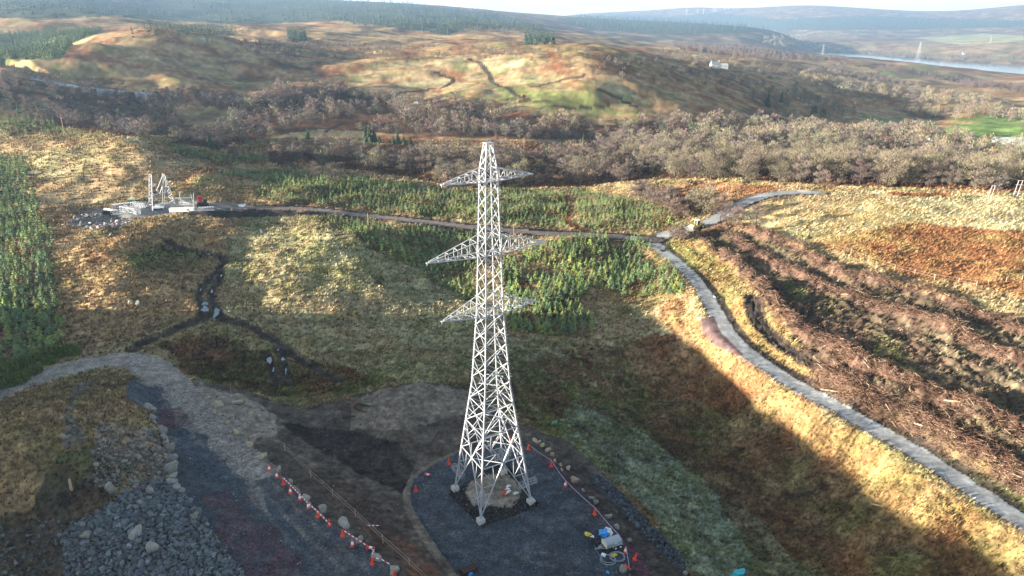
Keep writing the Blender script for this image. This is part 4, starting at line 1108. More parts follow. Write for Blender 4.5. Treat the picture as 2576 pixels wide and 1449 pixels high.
_k = ~(((_x > 900) & (_x < 1050) & (_y > 350) & (_y < 394)) | inside([(940,345),(1200,350),(1500,362),(1500,384),(1200,388),(1050,385)], _x, _y) | inside([(785,312),(840,300),(905,300),(905,345),(790,345)], _x, _y) )
cand = [c for c, k in zip(cand, _k) if k]
cp = np.array([c[0] for c in cand]); px_, py_ = project(cp[:, 0], cp[:, 1], cp[:, 2] + 6)
cr_ = np.hypot(cp[:, 0], cp[:, 1]); vis = (px_ > -30) & (px_ < 2606) & (py_ > -20)
# hidden behind a nearer ridge?
def seen(P, dz):
    az = np.arctan2(P[:, 0], P[:, 1]); r = np.hypot(P[:, 0], P[:, 1])
    ok = np.ones(len(P), bool)
    for t in np.linspace(.35, .97, 40):
        ok &= H + (P[:, 2] + dz - H) * t > ground_v(P[:, 0] * t, P[:, 1] * t)
    return ok
vis &= seen(cp, 7)
order = np.argsort(np.where(vis, cr_ / np.array([KINDS[c[1]][0] * c[2] for c in cand]), 1e9))
near_i = set(order[:300].tolist())
LBL = {'oak': 'broad greyish bare oak among the winter wood beyond the plantation', 'birch': 'slim purplish bare birch among the winter wood beyond the plantation', 'alder': 'dark brown bare alder among the winter wood beyond the plantation', 'shrub': 'low bare scrub tree beside the winter wood'}
Ps, rzs, Ss, wh, cl = [], [], [], [], []
allow = []
for kd in KINDS: allow += LOW[kd]
for k, (p, kd, sc) in enumerate(cand):
    if k in near_i:
        plant(TREES[kd][wr.integers(0, 3)], Vector(p), wr.uniform(0, 6.3), (sc * wr.uniform(.9, 1.1), sc * wr.uniform(.9, 1.1), sc), LBL[kd], {'oak': 'bare oaks of the wood', 'birch': 'bare birches of the wood', 'alder': 'bare alders of the wood', 'shrub': 'scrub trees by the wood'}[kd])
    else:
        Ps.append(p); rzs.append(wr.uniform(0, 6.3)); Ss.append(sc * wr.uniform(.9, 1.1)); wh.append(list(KINDS).index(kd) * 3 + wr.integers(0, 3))
        cl.append(np.array(KINDS[kd][6]) * wr.uniform(.8, 1.25) * (1 + wr.normal(size=3) * .05))
V, Fs, C = merge_inst(allow, Ps, rzs, Ss, wh, cl)
o = mesh_obj('woodland', V, Fs, M_TWIG, cols=C); tag(o, 'the farther mass of leafless woodland in the valley', None, None, 'stuff')

def single(kd, px, py, sc, label, group=None, v=0, cat='tree'):
    p = hit(px, py); return plant(TREES[kd][v % 3], p, random.uniform(0, 6), sc, label, group, cat)
single('shrub', 700, 418, 2.1, 'big round pinkish bush tree alone at the edge of the bright strip', v=0)
single('alder', 845, 462, 1.0, 'bare tree standing among young spruces right of the bright strip', v=1)
single('alder', 800, 448, .8, 'smaller bare tree left of another among young spruces', v=2)
single('birch', 587, 400, .8, 'thin bare tree at the right end of the far spruce bank', v=0)
single('oak', 1768, 540, .95, 'largest bare tree beside the yellow roller', v=0)
single('shrub', 1705, 545, 1.4, 'broad beige bush left of the yellow roller', v=1)
single('shrub', 1735, 535, 1.5, 'round beige bush between the wide bush and the big bare tree', v=2)
single('birch', 1812, 556, .9, 'bare birch clump standing in front of the curving road', v=1)
single('birch', 1833, 560, .75, 'slender bare birch right of the road clump', v=2)
single('birch', 1856, 566, .7, 'pale slanting birch at the edge of the yellow field', v=0)
single('birch', 1900, 574, .75, 'leaning bare birch farthest right by the felled strip', v=1)
single('shrub', 1697, 598, .8, 'small tawny bush inside the road junction', v=0)
single('shrub', 1712, 604, 1.0, 'larger tawny bush inside the road junction', v=2)
single('shrub', 1690, 520, 1.3, 'reddish bush left of the beige bushes', v=1)
single('alder', 436, 108, .9, 'lone pale tree near the top of the sunlit hill', v=0)
single('shrub', 483, 252, 2.2, 'pale round tree beside the distant road', v=1)
single('alder', 462, 246, 1.1, 'slim pale tree left of the round tree by the distant road', v=2)
single('oak', 1738, 190, 1.3, 'lone tree on the grassy far slope', v=1)
for k in range(13):
    single('birch', 1600 + k * 7.5 + random.uniform(-4, 4), 496 + k * 2.6 + random.uniform(-6, 6), random.uniform(.6, .85), 'pale trunked bare birch in the row behind the north plantation', 'pale birches behind the north plantation', k)
for k, (px, py) in enumerate([(20,925),(60,905),(95,893),(130,884),(160,878),(40,945),(10,960),(78,918),(118,902),(186,884)]):
    pass

# ---- conifers
def spruce(h, cw, layers, per, r, droop=.1, base=.06, dens=1.0):
    """(vertices, faces, tone): whorls of flat bent boughs round a tapering stem"""
    V, F, T = [], [], []; n = 0
    for i in range(layers):
        t = (i + .5 * r.random()) / layers; z = h * (base + (1 - base) * t * .97); L = cw * (1 - t) ** .85 + .05 * cw
        for k in range(max(4, int(per * (1 - .4 * t)))):
            a = 2 * pi * (k + r.random() * .7) / per + i * 1.3; l = L * r.uniform(.7, 1.15); w = l * .30
            d = np.array([cos(a), sin(a), 0]); s = np.array([-sin(a), cos(a), 0])
            z0 = z; zt = z - droop * l + .05 * h / layers
            V += [d * .02 + (0, 0, z0 + h * .5 / layers), d * l * .55 + s * w + (0, 0, z0 - droop * l * .6), d * l + (0, 0, zt), d * l * .55 - s * w + (0, 0, z0 - droop * l * .6), d * l * .5 + (0, 0, z0 + .16 * l)]
            F += [(n, n + 1, n + 4), (n + 1, n + 2, n + 4), (n + 2, n + 3, n + 4), (n + 3, n, n + 4)]
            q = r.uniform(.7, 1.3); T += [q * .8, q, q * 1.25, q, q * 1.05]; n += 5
    # leading shoot
    for k in range(3):
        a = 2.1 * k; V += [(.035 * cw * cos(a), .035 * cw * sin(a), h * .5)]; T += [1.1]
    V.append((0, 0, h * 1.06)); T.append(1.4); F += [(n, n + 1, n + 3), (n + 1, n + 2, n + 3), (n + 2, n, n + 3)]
    return np.array(V, float), np.array(F, np.int32), np.array(T)
cr = np.random.default_rng(9)
YS = [spruce(2.6, .95, 7, 8, cr, .0) for _ in range(5)]
YL = [spruce(2.6, 1.0, 5, 6, cr, .0) for _ in range(5)]
GREEN = np.array((.125, .172, .070))
yc = []
def sow_spruce(key, n, dmin, smin, smax, gap=.0):
    m = mask(PLANT[key], 1.2) & ~roads
    P, i, j = area_pick(m, n, cr); P = P[spaced(P, dmin)]
    for p in P:
        if gap and gn(np.array([p[0] / 9]), np.array([p[1] / 9]), 55)[0] < -1 + gap * 1.5: continue
        q = float(gn(np.array([p[0] / 14]), np.array([p[1] / 14]), 56)[0])
        c = GREEN * cr.uniform(.55, 1.5) * np.array([1 + .55 * max(0, q + cr.normal() * .25), 1 + .35 * max(0, q), 1 - .1 * q])
        yc.append((p, cr.uniform(smin, smax), c))
sow_spruce('north', 8000, 1.35, .5, .95, .2)
sow_spruce('north_east', 4200, 1.3, .55, .95, .15)
sow_spruce('far_strip', 2600, 1.7, .6, 1.1, .2)
sow_spruce('far_bank', 1500, 2.0, .7, 1.1)
sow_spruce('middle', 3400, 1.3, .5, 1.05, .25)
sow_spruce('road_bend', 5000, 1.25, .55, 1.2, .38)
sow_spruce('slope', 170, 2.0, .35, .7)
sow_spruce('west', 4300, 1.65, .7, 1.5, .2)
sow_spruce('west_top', 1200, 1.7, .9, 1.4)
sow_spruce('moor', 1500, 2.6, .8, 1.3)
yp = np.array([c[0] for c in yc]); qx, qy = project(yp[:, 0], yp[:, 1], yp[:, 2] + 1.5)
vis = (qx > 0) & (qx < 2576) & (qy < 1449); yr = np.hypot(yp[:, 0], yp[:, 1])
order = np.argsort(np.where(vis, yr / np.array([c[1] for c in yc]), 1e9)); near_i = set(order[:300].tolist())
print('young spruces', len(yc))
YM = []
def spruce_obj(name, pr, base_col):
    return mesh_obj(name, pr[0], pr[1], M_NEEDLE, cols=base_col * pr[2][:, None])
Ps, rzs, Ss, wh, cl = [], [], [], [], []
for k, (p, sc, c) in enumerate(yc):
    if k in near_i:
        v = k % 5; tone = k % 3
        key = (v, tone)
        if key not in YM:
            YM.append(key); o = spruce_obj('young_spruce', YS[v], GREEN * (np.array([1.0, 1.0, 1.0]), np.array([1.45, 1.3, .9]), np.array([.8, .85, .95]))[tone]); YM.append(o)
        else:
            o = YM[YM.index(key) + 1].copy(); COL.objects.link(o)
        o.location = p; o.rotation_euler = (0, 0, cr.uniform(0, 6.3)); o.scale = (sc * cr.uniform(.85, 1.1),) * 2 + (sc,)
        west = p[0] < -40
        tag(o, 'young spruce at the near edge of the plantation on the left' if west else 'young spruce in the plantation behind the finished tower', 'tree', 'young spruces on the left' if west else 'young spruces behind the finished tower')
    else:
        Ps.append(p); rzs.append(cr.uniform(0, 6.3)); Ss.append((sc * cr.uniform(.85, 1.1),) * 2 + (sc,)); wh.append(cr.integers(0, 5)); cl.append(c)
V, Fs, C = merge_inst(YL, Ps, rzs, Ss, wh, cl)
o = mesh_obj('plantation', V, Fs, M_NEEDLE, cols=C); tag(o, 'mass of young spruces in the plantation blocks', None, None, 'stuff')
# big conifers in the wood
BS = [spruce(12, 2.6, 15, 11, cr, .35, .04) for _ in range(3)]
BIG = []
for v in range(3):
    root = empty('tall_spruce', (0, 0, 0)); t = MB(); t.tube([(0, 0, -.5), (0, 0, 6), (0, 0, 11.5)], [.22, .14, .03], 6)
    a = t.build('trunk', M_TRUNK, root); c = mesh_obj('crown', BS[v][0], BS[v][1], M_NEEDLE, root, cols=np.array((.035, .058, .03)) * BS[v][2][:, None])
    KIDS[root.name] = [a, c]; BIG.append(root)
def pine(h, r):
    t = MB(); t.tube([(0, 0, -.5), (.2, 0, h * .5), (.1, .2, h * .9)], [.25, .17, .06], 6)
    V, F, T = [], [], []; n = 0
    for k in range(13):
        a = k * 2.4; z = h * (.42 + .55 * k / 13); rad = 2.6 * (1 - (k / 15) ** 2) * r.uniform(.5, 1); c = np.array([rad * cos(a), rad * sin(a), z])
        t.tube([(.15, .1, z - .8), c], [.07, .03], 4)
        for q in range(46):
            p = c + unit(r.normal(size=3)) * r.random() ** .4 * np.array([1.25, 1.25, .7]); d = unit(r.normal(size=3) + (0, 0, .4)) * .55; s = unit(np.cross(d, r.normal(size=3))) * .2
            V += [p - s, p + s, p + d]; F.append((n, n + 1, n + 2)); n += 3; T += [r.uniform(.7, 1.35)] * 3
    return t, np.array(V), np.array(F, np.int32), np.array(T)
PN = []
for v in range(2):
    t, V, F_, T = pine(10, cr); root = empty('scots_pine', (0, 0, 0)); a = t.build('trunk', M_TRUNK, root)
    c = mesh_obj('crown', V, F_, M_NEEDLE, root, cols=np.array((.06, .085, .04)) * T[:, None]); KIDS[root.name] = [a, c]; PN.append(root)
def conifer(px, py, hpx, label, kind=BIG, v=0, wide=1.0):
    p = hit(px, py); r = math.hypot(p.x, p.y); hh = hpx * math.hypot(r, H - p.z) / FOC
    s = hh / (12 if kind is BIG else 10)
    return plant(kind[v % len(kind)], p, random.uniform(0, 6), (s * wide, s * wide, s), label)
for px, py, hp, lb, v in [(921,356,46,'left tree of the tall dark green spruce trio in the wood',0),(931,357,52,'middle and tallest of the dark green spruce trio in the wood',1),(942,357,44,'right tree of the dark spruce trio in the wood',2),(955,360,24,'small spruce at the foot of the dark trio',0),
    (1001,361,40,'tallest spruce of the second dark clump in the wood',1),(1016,363,30,'middle spruce of the second dark clump in the wood',2),(1032,364,28,'right spruce of the second dark clump in the wood',0),(990,362,24,'left spruce of the second dark clump in the wood',1),
    (530,372,46,'tall light green conifer above the far spruce bank',2),(548,376,26,'small conifer right of the tall light green one',0),(775,350,34,'slender bright green conifer in the pinkish wood',1),(103,300,40,'hazy dark conifer in the wood by the left edge',0),(50,285,34,'hazy conifer second from the left edge',2),(8,262,34,'hazy conifer at the left edge',1),
    (1410,385,34,'narrow dark conifer among bare trees right of the tower top',0),(1467,375,42,'slim greenish conifer right of the narrow dark one',1),(1370,380,20,'small bright conifer near the tower top',2),(1905,305,34,'dark round conifer at the end of the moor ridge',0),(1930,268,40,'bright green conifer above the valley wood',1),(1965,258,30,'second green conifer above the valley wood',2),(1858,395,26,'small green conifer in the valley wood',2),(2385,400,24,'dark conifer below the bright green field',0),
    (2128,640,12,'small green spruce at the edge of the bracken near the fence',0),(2034,600,18,'lone young spruce at the bottom of the yellow field',1),(2018,598,12,'smaller young spruce beside another at the yellow field',2),(2210,665,11,'tiny spruce by the fence below the bracken',0),(2130,648,9,'tiny spruce left of the fence line',1)]:
    conifer(px, py, hp, lb, BIG, v, 1.25 if hp < 30 else 1.0)
for px, py, hp, lb, v in [(1740,352,42,'broad scots pine at the edge of the oak wood',0),(1665,340,26,'pine standing in the brown wood',1),(2068,305,28,'dark pine clump tree below the shaded field',0),(2045,300,30,'pine left of the dark clump below the shaded field',1),(273,330,26,'round dark pine in the hazy left wood',1),(735,415,40,'tall thin pine with bare stem before the round bush',0)]:
    conifer(px, py, hp, lb, PN, v)
# far forests: too far to count
FC = [spruce(13, 3.0, 4, 5, cr, .4, .0) for _ in range(3)]
def forest(poly, n, smin, smax, col, label, warp=0):
    m = mask(poly, warp)
    if m.sum() < 5: return
    P, i, j = area_pick(m, n, cr); k = len(P)
    s = cr.uniform(smin, smax, k)
    V, Fs, C = merge_inst(FC, P, cr.uniform(0, 6.3, k), [(q * 1.2, q * 1.2, q) for q in s], cr.integers(0, 3, k), np.array(col) * cr.uniform(.7, 1.3, (k, 1)))
    o = mesh_obj('far_forest', V, Fs, M_NEEDLE, cols=C); tag(o, label, None, None, 'stuff')
DK = (.045, .062, .042)
forest(FAR_FOREST, 9000, 1.3, 2.0, DK, 'dark conifer forest on the far skyline hill')
forest(RIDGE_FOREST, 3500, 1.0, 1.5, DK, 'dark conifer forest on the ridge at the upper left')
forest(YOUNG_FOREST, 3000, .35, .6, (.075, .095, .05), 'pale young plantation on the hazy left slope')
forest([(850,46),(1000,58),(1130,78),(1135,92),(1000,76),(850,58)], 1500, 1.1, 1.6, DK, 'dark plantation edge below the skyline hill')
forest([(1120,60),(1240,58),(1350,72),(1365,86),(1240,82),(1130,76)], 1500, 1.1, 1.6, DK, 'second dark plantation on the far slope')
forest([(1320,96),(1380,100),(1395,112),(1320,114)], 260, .8, 1.3, DK, 'small dark conifer block on the moor')
forest([(725,92),(768,92),(770,104),(728,104)], 90, .8, 1.3, DK, 'small square conifer block on the left moor')
forest([(420,66),(560,68),(640,82),(560,88),(330,92),(330,84)], 700, .4, .7, (.05, .07, .045), 'strip of young conifers on the shaded slope')
forest([(1395,46),(1560,38),(1700,42),(1800,32),(1950,48),(2200,40),(2640,52),(2640,64),(2300,74),(2000,76),(1700,88),(1480,74)], 5000, 1.4, 2.4, (.04, .055, .045), 'forest on the hills beyond the loch')
# scrub on the wooded ridge before the loch, and trees on its shore
def scrub(poly, n, smin, smax, kd, label):
    m = mask(poly, .5)
    if m.sum() < 5: return
    P, i, j = area_pick(m, n, cr); k = len(P)
    V, Fs, C = merge_inst(LOW[kd], P, cr.uniform(0, 6.3, k), cr.uniform(smin, smax, k), cr.integers(0, 3, k), np.array(KINDS[kd][6]) * cr.uniform(.75, 1.2, (k, 1)))
    o = mesh_obj('scrub_wood', V, Fs, M_TWIG, cols=C); tag(o, label, None, None, 'stuff')
scrub([(1690,108),(1800,112),(1950,132),(2050,146),(2160,154),(2040,158),(1850,150),(1720,130)], 520, .9, 1.4, 'birch', 'brown scrub wood on the ridge before the loch')
scrub([(2220,168),(2420,200),(2480,214),(2640,226),(2640,240),(2480,230),(2400,212),(2200,178)], 420, .8, 1.3, 'birch', 'brown scrub wood on the near shore')
scrub([(2060,124),(2200,132),(2350,140),(2640,150),(2640,162),(2350,152),(2180,142),(2050,132)], 420, 1.0, 1.8, 'oak', 'trees lining the far shore of the loch')
scrub([(1920,95),(1990,88),(2060,108),(2060,124),(1920,116)], 300, 1.2, 2.0, 'oak', 'trees on the wooded knoll by the loch')
scrub([(480,95),(760,110),(1100,120),(1500,130),(1700,170),(1880,220),(1700,215),(1500,190),(1300,150),(900,150),(640,150)], 520, .2, .7, 'alder', 'dark scrub dotted over the moor')
scrub([(100,230),(300,238),(640,256),(860,215),(900,240),(800,262),(560,285),(300,262)], 260, .4, .9, 'birch', 'scrub along the distant road')
scrub([(1650,130),(1850,150),(2050,180),(2300,215),(2560,262),(2400,262),(2100,228),(1900,190),(1700,160)], 300, .5, 1.1, 'alder', 'dark scrub and small trees of the rusty valley floor')
scrub([(2120,160),(2250,200),(2330,225),(2330,240),(2150,222),(2000,185)], 160, .7, 1.1, 'alder', 'scattered scrub on the rusty moor by the loch')

# ------------------------------------------------------------------ brash of the felled strip
M_BRASH = mat('dead_branches', attr=True, rough=.95, spec=.05, var=.2, scale=2)
br = np.random.default_rng(77)
def sticks(P, L, wid, tilt, cols):
    n = len(P); a = br.uniform(0, 2 * pi, n); e = br.normal(size=n) * tilt
    D = np.stack([np.cos(a) * np.cos(e), np.sin(a) * np.cos(e), np.sin(e)], -1)
    S = unit(np.cross(D, np.array([0, 0, 1.]) + br.normal(size=(n, 3)) * .05)) * wid[:, None] / 2; U = np.cross(S, D); U = unit(U) * wid[:, None] * .8
    A = P - D * L[:, None] / 2; B = P + D * L[:, None] / 2
    V = np.stack([A - S, A + S, A + U, B - S * .6, B + S * .6, B + U * .6], 1).reshape(-1, 3)
    b = (np.arange(n) * 6)[:, None]
    F4 = np.concatenate([b + [0, 1, 4, 3], b + [1, 2, 5, 4], b + [2, 0, 3, 5]]); F3 = np.concatenate([b + [0, 2, 1], b + [3, 4, 5]])
    return V, [F3.astype(np.int32), F4.astype(np.int32)], np.repeat(cols, 6, 0)
PP, LL, WW, CC = [], [], [], []
def throw(P, lmin, lmax, w, lift):
    n = len(P); P = P.copy(); P[:, 2] += br.random(n) ** 1.5 * lift
    t = br.random((n, 1)); c = np.where(t < .55, (.080, .044, .030), np.where(t < .90, (.155, .095, .064), (.30, .22, .15))) * np.exp(.22 * br.normal(size=(n, 1)))
    PP.append(P); LL.append(lmin + (lmax - lmin) * br.random(n) ** 2); WW.append(w * br.uniform(.5, 1.5, n)); CC.append(c)
for L, n, sp in zip(RL, (5000, 3200, 2200, 3000, 800), (1.3, 1.1, 1.1, 1.3, 1.0)):
    seg = br.integers(0, len(L) - 1, n); t = br.random(n)[:, None]; q = L[seg] * (1 - t) + L[seg + 1] * t
    x = q[:, 0] + br.normal(size=n) * sp; y = q[:, 1] + br.normal(size=n) * sp
    P = np.stack([x, y, ground_v(x, y)], -1); ok = np.abs(np.arctan2(x, y)) < radians(45); throw(P[ok], .4, 2.3, .06, .8)
P, i, j = area_pick(fm & (OID == 0), 2200, br); throw(P, .3, 1.6, .055, .2)
P, i, j = area_pick(mask([(2050,930),(2270,985),(2400,1030),(2640,1140),(2640,1280),(2500,1200),(2350,1110),(2200,1040)], .5) & (OID == 0), 3000, br); throw(P, .4, 2.6, .065, .5)
P = np.concatenate(PP); V, Fs, C = sticks(P, np.concatenate(LL), np.concatenate(WW), .35, np.concatenate(CC))
o = mesh_obj('brash', V, Fs, M_BRASH, cols=C); tag(o, 'brown brash and broken branches in rows over the felled strip', None, None, 'stuff')
M_LOG = mat('peeled_log', (.40, .28, .17), .9, 0, .1, .2, 4, obj_var=.25)
for px, py, l, a, lb in [(2270,948,3.2,.3,'pale log on the near brash row, right of the green patch'),(2405,1012,3.4,-.4,'long pale log on the lowest brash row'),(2290,975,2.6,1.0,'slanting log at the middle of the lowest brash row'),(2140,868,2.6,.5,'pale log end in the brash row below the wheel ruts'),(2130,742,2.4,-.3,'short pale log in the second brash row'),(2440,1075,3.6,.2,'thick brown log near the lower brash row end'),(2325,1075,3.0,-.7,'log lying across the verge side of the brash'),(2090,985,3.4,-.6,'split orange log at the road end of the brash'),(2530,1130,3.2,1.2,'dark leaning log at the right edge of the brash'),(2020,640,2.2,.4,'pale log on the upper brash row'),(2215,1275,2.4,-.5,'grey log lying in the golden grass below the road'),(1990,1130,1.8,.1,'thin pale log at the edge of the shade below the road')]:
    p = hit(px, py); b = MB(); b.tube([(-l / 2, 0, .1), (0, .04, .16), (l / 2, 0, .12)], [.16, .15, .12], 8); o = b.build('log', M_LOG, None, True); o.location = p; o.rotation_euler = (0, random.uniform(-.1, .1), a); tag(o, lb, 'log')

# ------------------------------------------------------------------ grass
gr = np.random.default_rng(55)
M_GRASS = mat('grass_blades', attr=True, rough=.95, spec=.04, var=.15, scale=2)
def tufts(m, n, h0, h1, blades, wid):
    P, i, j = area_pick(m, n, gr); keep = gr.random(n) < GRASS[i, j]; P = P[keep]; i = i[keep]; j = j[keep]; n = len(P)
    c = RGB[i, j] * np.exp(.22 * gr.normal(size=(n, 1)))
    t = gr.random((n, 1)); c = np.where(t < .10, c * .4, np.where(t > .92, c * 1.45 + .015, c))
    hh = gr.uniform(h0, h1, n); wind = np.array([.45, -.2])
    Vs = []; Cs = []
    for k in range(blades):
        a = gr.uniform(0, 2 * pi, n); d = np.stack([np.cos(a), np.sin(a)], -1); out = hh * gr.uniform(.25, .9, n)
        b0 = P + np.stack([d[:, 0] * .1, d[:, 1] * .1, -.05 + 0 * a], -1)
        s = np.stack([-d[:, 1], d[:, 0], 0 * a], -1) * (wid * hh)[:, None]
        tip = P + np.stack([d[:, 0] * out + wind[0] * hh, d[:, 1] * out + wind[1] * hh, hh * gr.uniform(.55, 1.0, n)], -1)
        Vs.append(np.stack([b0 - s, b0 + s, tip], 1)); Cs.append(np.repeat((c * gr.uniform(.8, 1.2, (n, 1)))[:, None], 3, 1))
    V = np.concatenate(Vs).reshape(-1, 3); C = np.concatenate(Cs).reshape(-1, 3)
    return V, np.arange(len(V), dtype=np.int32).reshape(-1, 3), C
fr_ = (np.abs(AZG) < radians(45.4)) & (GRASS > .2) & (OID == 0)
V, F_, C = tufts(fr_ & (RG > 42) & (RG < 130), 95000, .22, .55, 5, .16)
tag(mesh_obj('grass', V, F_, M_GRASS, cols=C), 'rough moor grass near the pad', None, None, 'stuff')
V, F_, C = tufts(fr_ & (RG >= 130) & (RG < 270), 110000, .35, .8, 4, .2)
tag(mesh_obj('grass', V, F_, M_GRASS, cols=C), 'rough moor grass farther off', None, None, 'stuff')

V, F_, C = tufts(fr_ & (RG >= 270) & (RG < 430), 70000, .5, 1.1, 4, .22)
tag(mesh_obj('grass', V, F_, M_GRASS, cols=C), 'rough moor grass on the knolls before the wood', None, None, 'stuff')
# ------------------------------------------------------------------ cones, poles, tape, fence
M_OR = mat('cone_orange', (.80, .075, .025), .55, 0, .3, .08, 4, obj_var=.08)
M_WHITE = mat('white_sleeve', (.78, .78, .76), .5, 0, .3, .05, 4)
M_BLACK = mat('black_rubber', (.02, .02, .022), .8, 0, .2, .1, 4)
M_RED = mat('red_plastic', (.62, .035, .05), .5, 0, .3, .06, 4)
def make_cone(band):
    root = empty('traffic_cone', (0, 0, 0)); k = []
    b = MB(); b.box((0, 0, .035), (.54, .54, .07), 0, .92); k.append(b.build('base', M_RED if band else M_OR, root))
    b = MB(); b.lathe([(.235, .071), (.205, .13), (.15, .45), (.10, .76), (.055, 1.02), (.045, 1.03)], 14); k.append(b.build('body', M_OR, root, True))
    if band:
        b = MB(); b.lathe([(.186, .30), (.152, .50), (.118, .70), (.112, .70)], 14); k.append(b.build('reflective_sleeve', M_WHITE, root, True))
    KIDS[root.name] = k; return root
CONE = {0: make_cone(0), 1: make_cone(1)}
used = {0: 0, 1: 0}
def cone(px, py, band, label, fallen=None, group=None):
    p = hit(px, py); c = CONE[band]
    if used[band]: c = copy_tree(c, p)
    used[band] = 1; c.location = p; c.rotation_euler = (0, 0, random.uniform(0, 1.5)); c.scale = (.98,) * 3
    if fallen is not None:
        c.rotation_euler = (0, radians(80), fallen); c.location = p + Vector((0, 0, .27))
    return tag(c, label, 'traffic cone', group)
TG = 'cones along the stone track'; PG = 'cones round the gravel pad'
LC = [(678,1183,1,'white banded cone at the far end of the track line'),(697,1201,1,'white banded cone in front of a square pale boulder'),(714,1218,0,'plain orange cone holding the start of the striped tape'),(731,1240,1,'white banded cone just after the start of the striped tape'),(755,1257,1,'white banded cone beside the arched pale boulder'),(776,1278,1,'orange cone half way along the striped tape beyond the arched boulder'),(800,1300,0,'plain orange cone beside the large faceted boulder'),(829,1321,0,'plain orange cone where the striped tape comes down'),(862,1348,0,'plain orange cone before the dark boulder with a white face'),(887,1373,1,'red and white cone left of the large rough boulder'),(937,1418,0,'tall orange cone beside the boulder with the drooping tape'),(992,1451,0,'orange cone cut by the bottom edge before a pale boulder')]
for px, py, b, lb in LC: cone(px, py, b, lb, None, TG)
cone(924, 1382, 1, 'toppled red cone lying on its side near the drooping tape', -.15, TG)
RC = [(1284,1110,0,'orange cone seen through the tower legs at the back of the pad'),(1216,1132,0,'orange cone behind the front tower leg'),(1329,1130,0,'orange cone in front of the sunlit row of boulders'),(1386,1173,0,'orange cone where the rope bends by the ochre boulders'),(1422,1223,1,'white banded cone above the square brown boulder'),(1496,1294,0,'plain orange cone on the rope half way along the pad edge'),(1557,1364,1,'white banded cone right behind the box trailer'),(1573,1390,1,'white banded cone right of the trailer wheels'),(1596,1408,0,'tilted plain cone on the red gravel right of the trailer'),(1129,1167,0,'plain orange cone at the back left curve of the pad'),(1046,1235,0,'plain orange cone at the left edge of the pad')]
for px, py, b, lb in RC:
    c = cone(px, py, b, lb, None, PG)
    if 'tilted' in lb: c.rotation_euler = (0, radians(17), .3); c.location.z += .04
cone(1070, 1197, 1, 'toppled white banded cone lying on the left side of the pad', -.3, PG)
cone(1571, 1429, 0, 'toppled orange cone lying against a grey boulder at the bottom edge', -.75, PG)
M_STRIPE = mat('striped_tape_red', (.66, .05, .08), .6, 0, .2, .05, 3)
def striped(pts, name, label, w=.09, step=.30):
    """a pole or tape of red and white bands through world points"""
    b = MB(); k = 0; o = np.array(pts[0]); mi = []
    for p, q in zip(pts, pts[1:]):
        p = np.array(p) - o; q = np.array(q) - o; n = max(1, int(np.linalg.norm(q - p) / step))
        for i in range(n):
            b.beam(p + (q - p) * i / n, p + (q - p) * (i + 1) / n, w); mi += [k % 2] * 6; k += 1
    ob = b.build(name, M_STRIPE); ob.data.materials.append(M_WHITE); ob.data.polygons.foreach_set('material_index', np.array(mi, np.int32)); ob.location = pts[0]
    return tag(ob, label, 'barrier tape')
def lift(px, py, z): 
    p = hit(px, py); return (p.x, p.y, p.z + z)
striped([lift(714, 1218, 1.15), lift(755, 1258, .95), lift(776, 1279, .9), lift(800, 1301, .95), lift(831, 1325, .35)], 'barrier_tape', 'red and white striped tape strung from the third track cone to the eighth')
striped([lift(864, 1347, .85), lift(905, 1370, .6), lift(935, 1383, .15), lift(941, 1390, .1)], 'barrier_tape', 'striped tape trailing from a lone cone over the rough boulder to the ground')
striped([lift(942, 1384, .2), lift(938, 1412, 1.15)], 'barrier_tape', 'short striped tape between the toppled cone and the tall cone')
striped([lift(940, 1418, .9), lift(960, 1414, .4), lift(980, 1420, .08)], 'barrier_tape', 'striped tape end lying right of the tall cone')
striped([lift(920, 1324, .15), lift(957, 1324, .12)], 'barrier_tape', 'loose piece of striped tape on the brown bank under the fence')
M_ROPE = mat('pale_rope', (.50, .50, .62), .8, 0, .1, .2, 2)
def rope(name, pts, rad, label, cat, m=M_ROPE, sag=.12):
    o = np.array(pts[0]); b = MB(); P = []
    for p, q in zip(pts, pts[1:]):
        p = np.array(p); q = np.array(q)
        for i in range(6):
            t = i / 6; P.append(p + (q - p) * t - o - np.array([0, 0, 4 * sag * t * (1 - t)]))
    P.append(np.array(pts[-1]) - o); b.tube(P, rad, 5); ob = b.build(name, m, None, True); ob.location = pts[0]
    return tag(ob, label, cat)
rope('barrier_rope', [lift(1329, 1130, .9), lift(1386, 1173, 1.15), lift(1422, 1223, 1.0), lift(1496, 1294, 1.1), lift(1557, 1364, 1.1), lift(1562, 1372, .3)], .028, 'pale rope strung along the cones on the right edge of the pad', 'rope')
rope('barrier_rope', [lift(1573, 1390, 1.0), lift(1581, 1420, .4), lift(1585, 1448, .05)], .03, 'pale rope drooping to the bottom edge right of the trailer', 'rope')
rope('barrier_rope', [lift(1046, 1235, .4), lift(1075, 1222, .1), lift(1110, 1195, .1), lift(1129, 1167, .5)], .02, 'thin slack rope lying between two cones on the left of the pad', 'rope', MATS['black_rubber'])
M_POST = mat('fence_wood', (.36, .27, .17), .9, 0, .1, .2, 5)
M_WIRE = mat('fence_wire', (.33, .30, .25), .6, .4, .3, .05, 3)
def fence(pix, h, label, wires=(.45, .8, 1.08), pw=.10, wr=.012, extra=()):
    P = [hit(*p) for p in pix]; root = empty('wire_fence', P[0]); o = P[0]
    for p in P:
        b = MB(); q = np.array(p - o); lean = np.array([random.uniform(-.05, .05), random.uniform(-.05, .05), 0]); b.beam(q - (0, 0, .3), q + (0, 0, h) + lean, pw); b.build('post', M_POST, root)
    for z in wires:
        b = MB(); b.tube([np.array(p - o) + (0, 0, z * h) for p in P], wr, 4); b.build('wire', M_WIRE, root)
    return tag(root, label, 'fence')
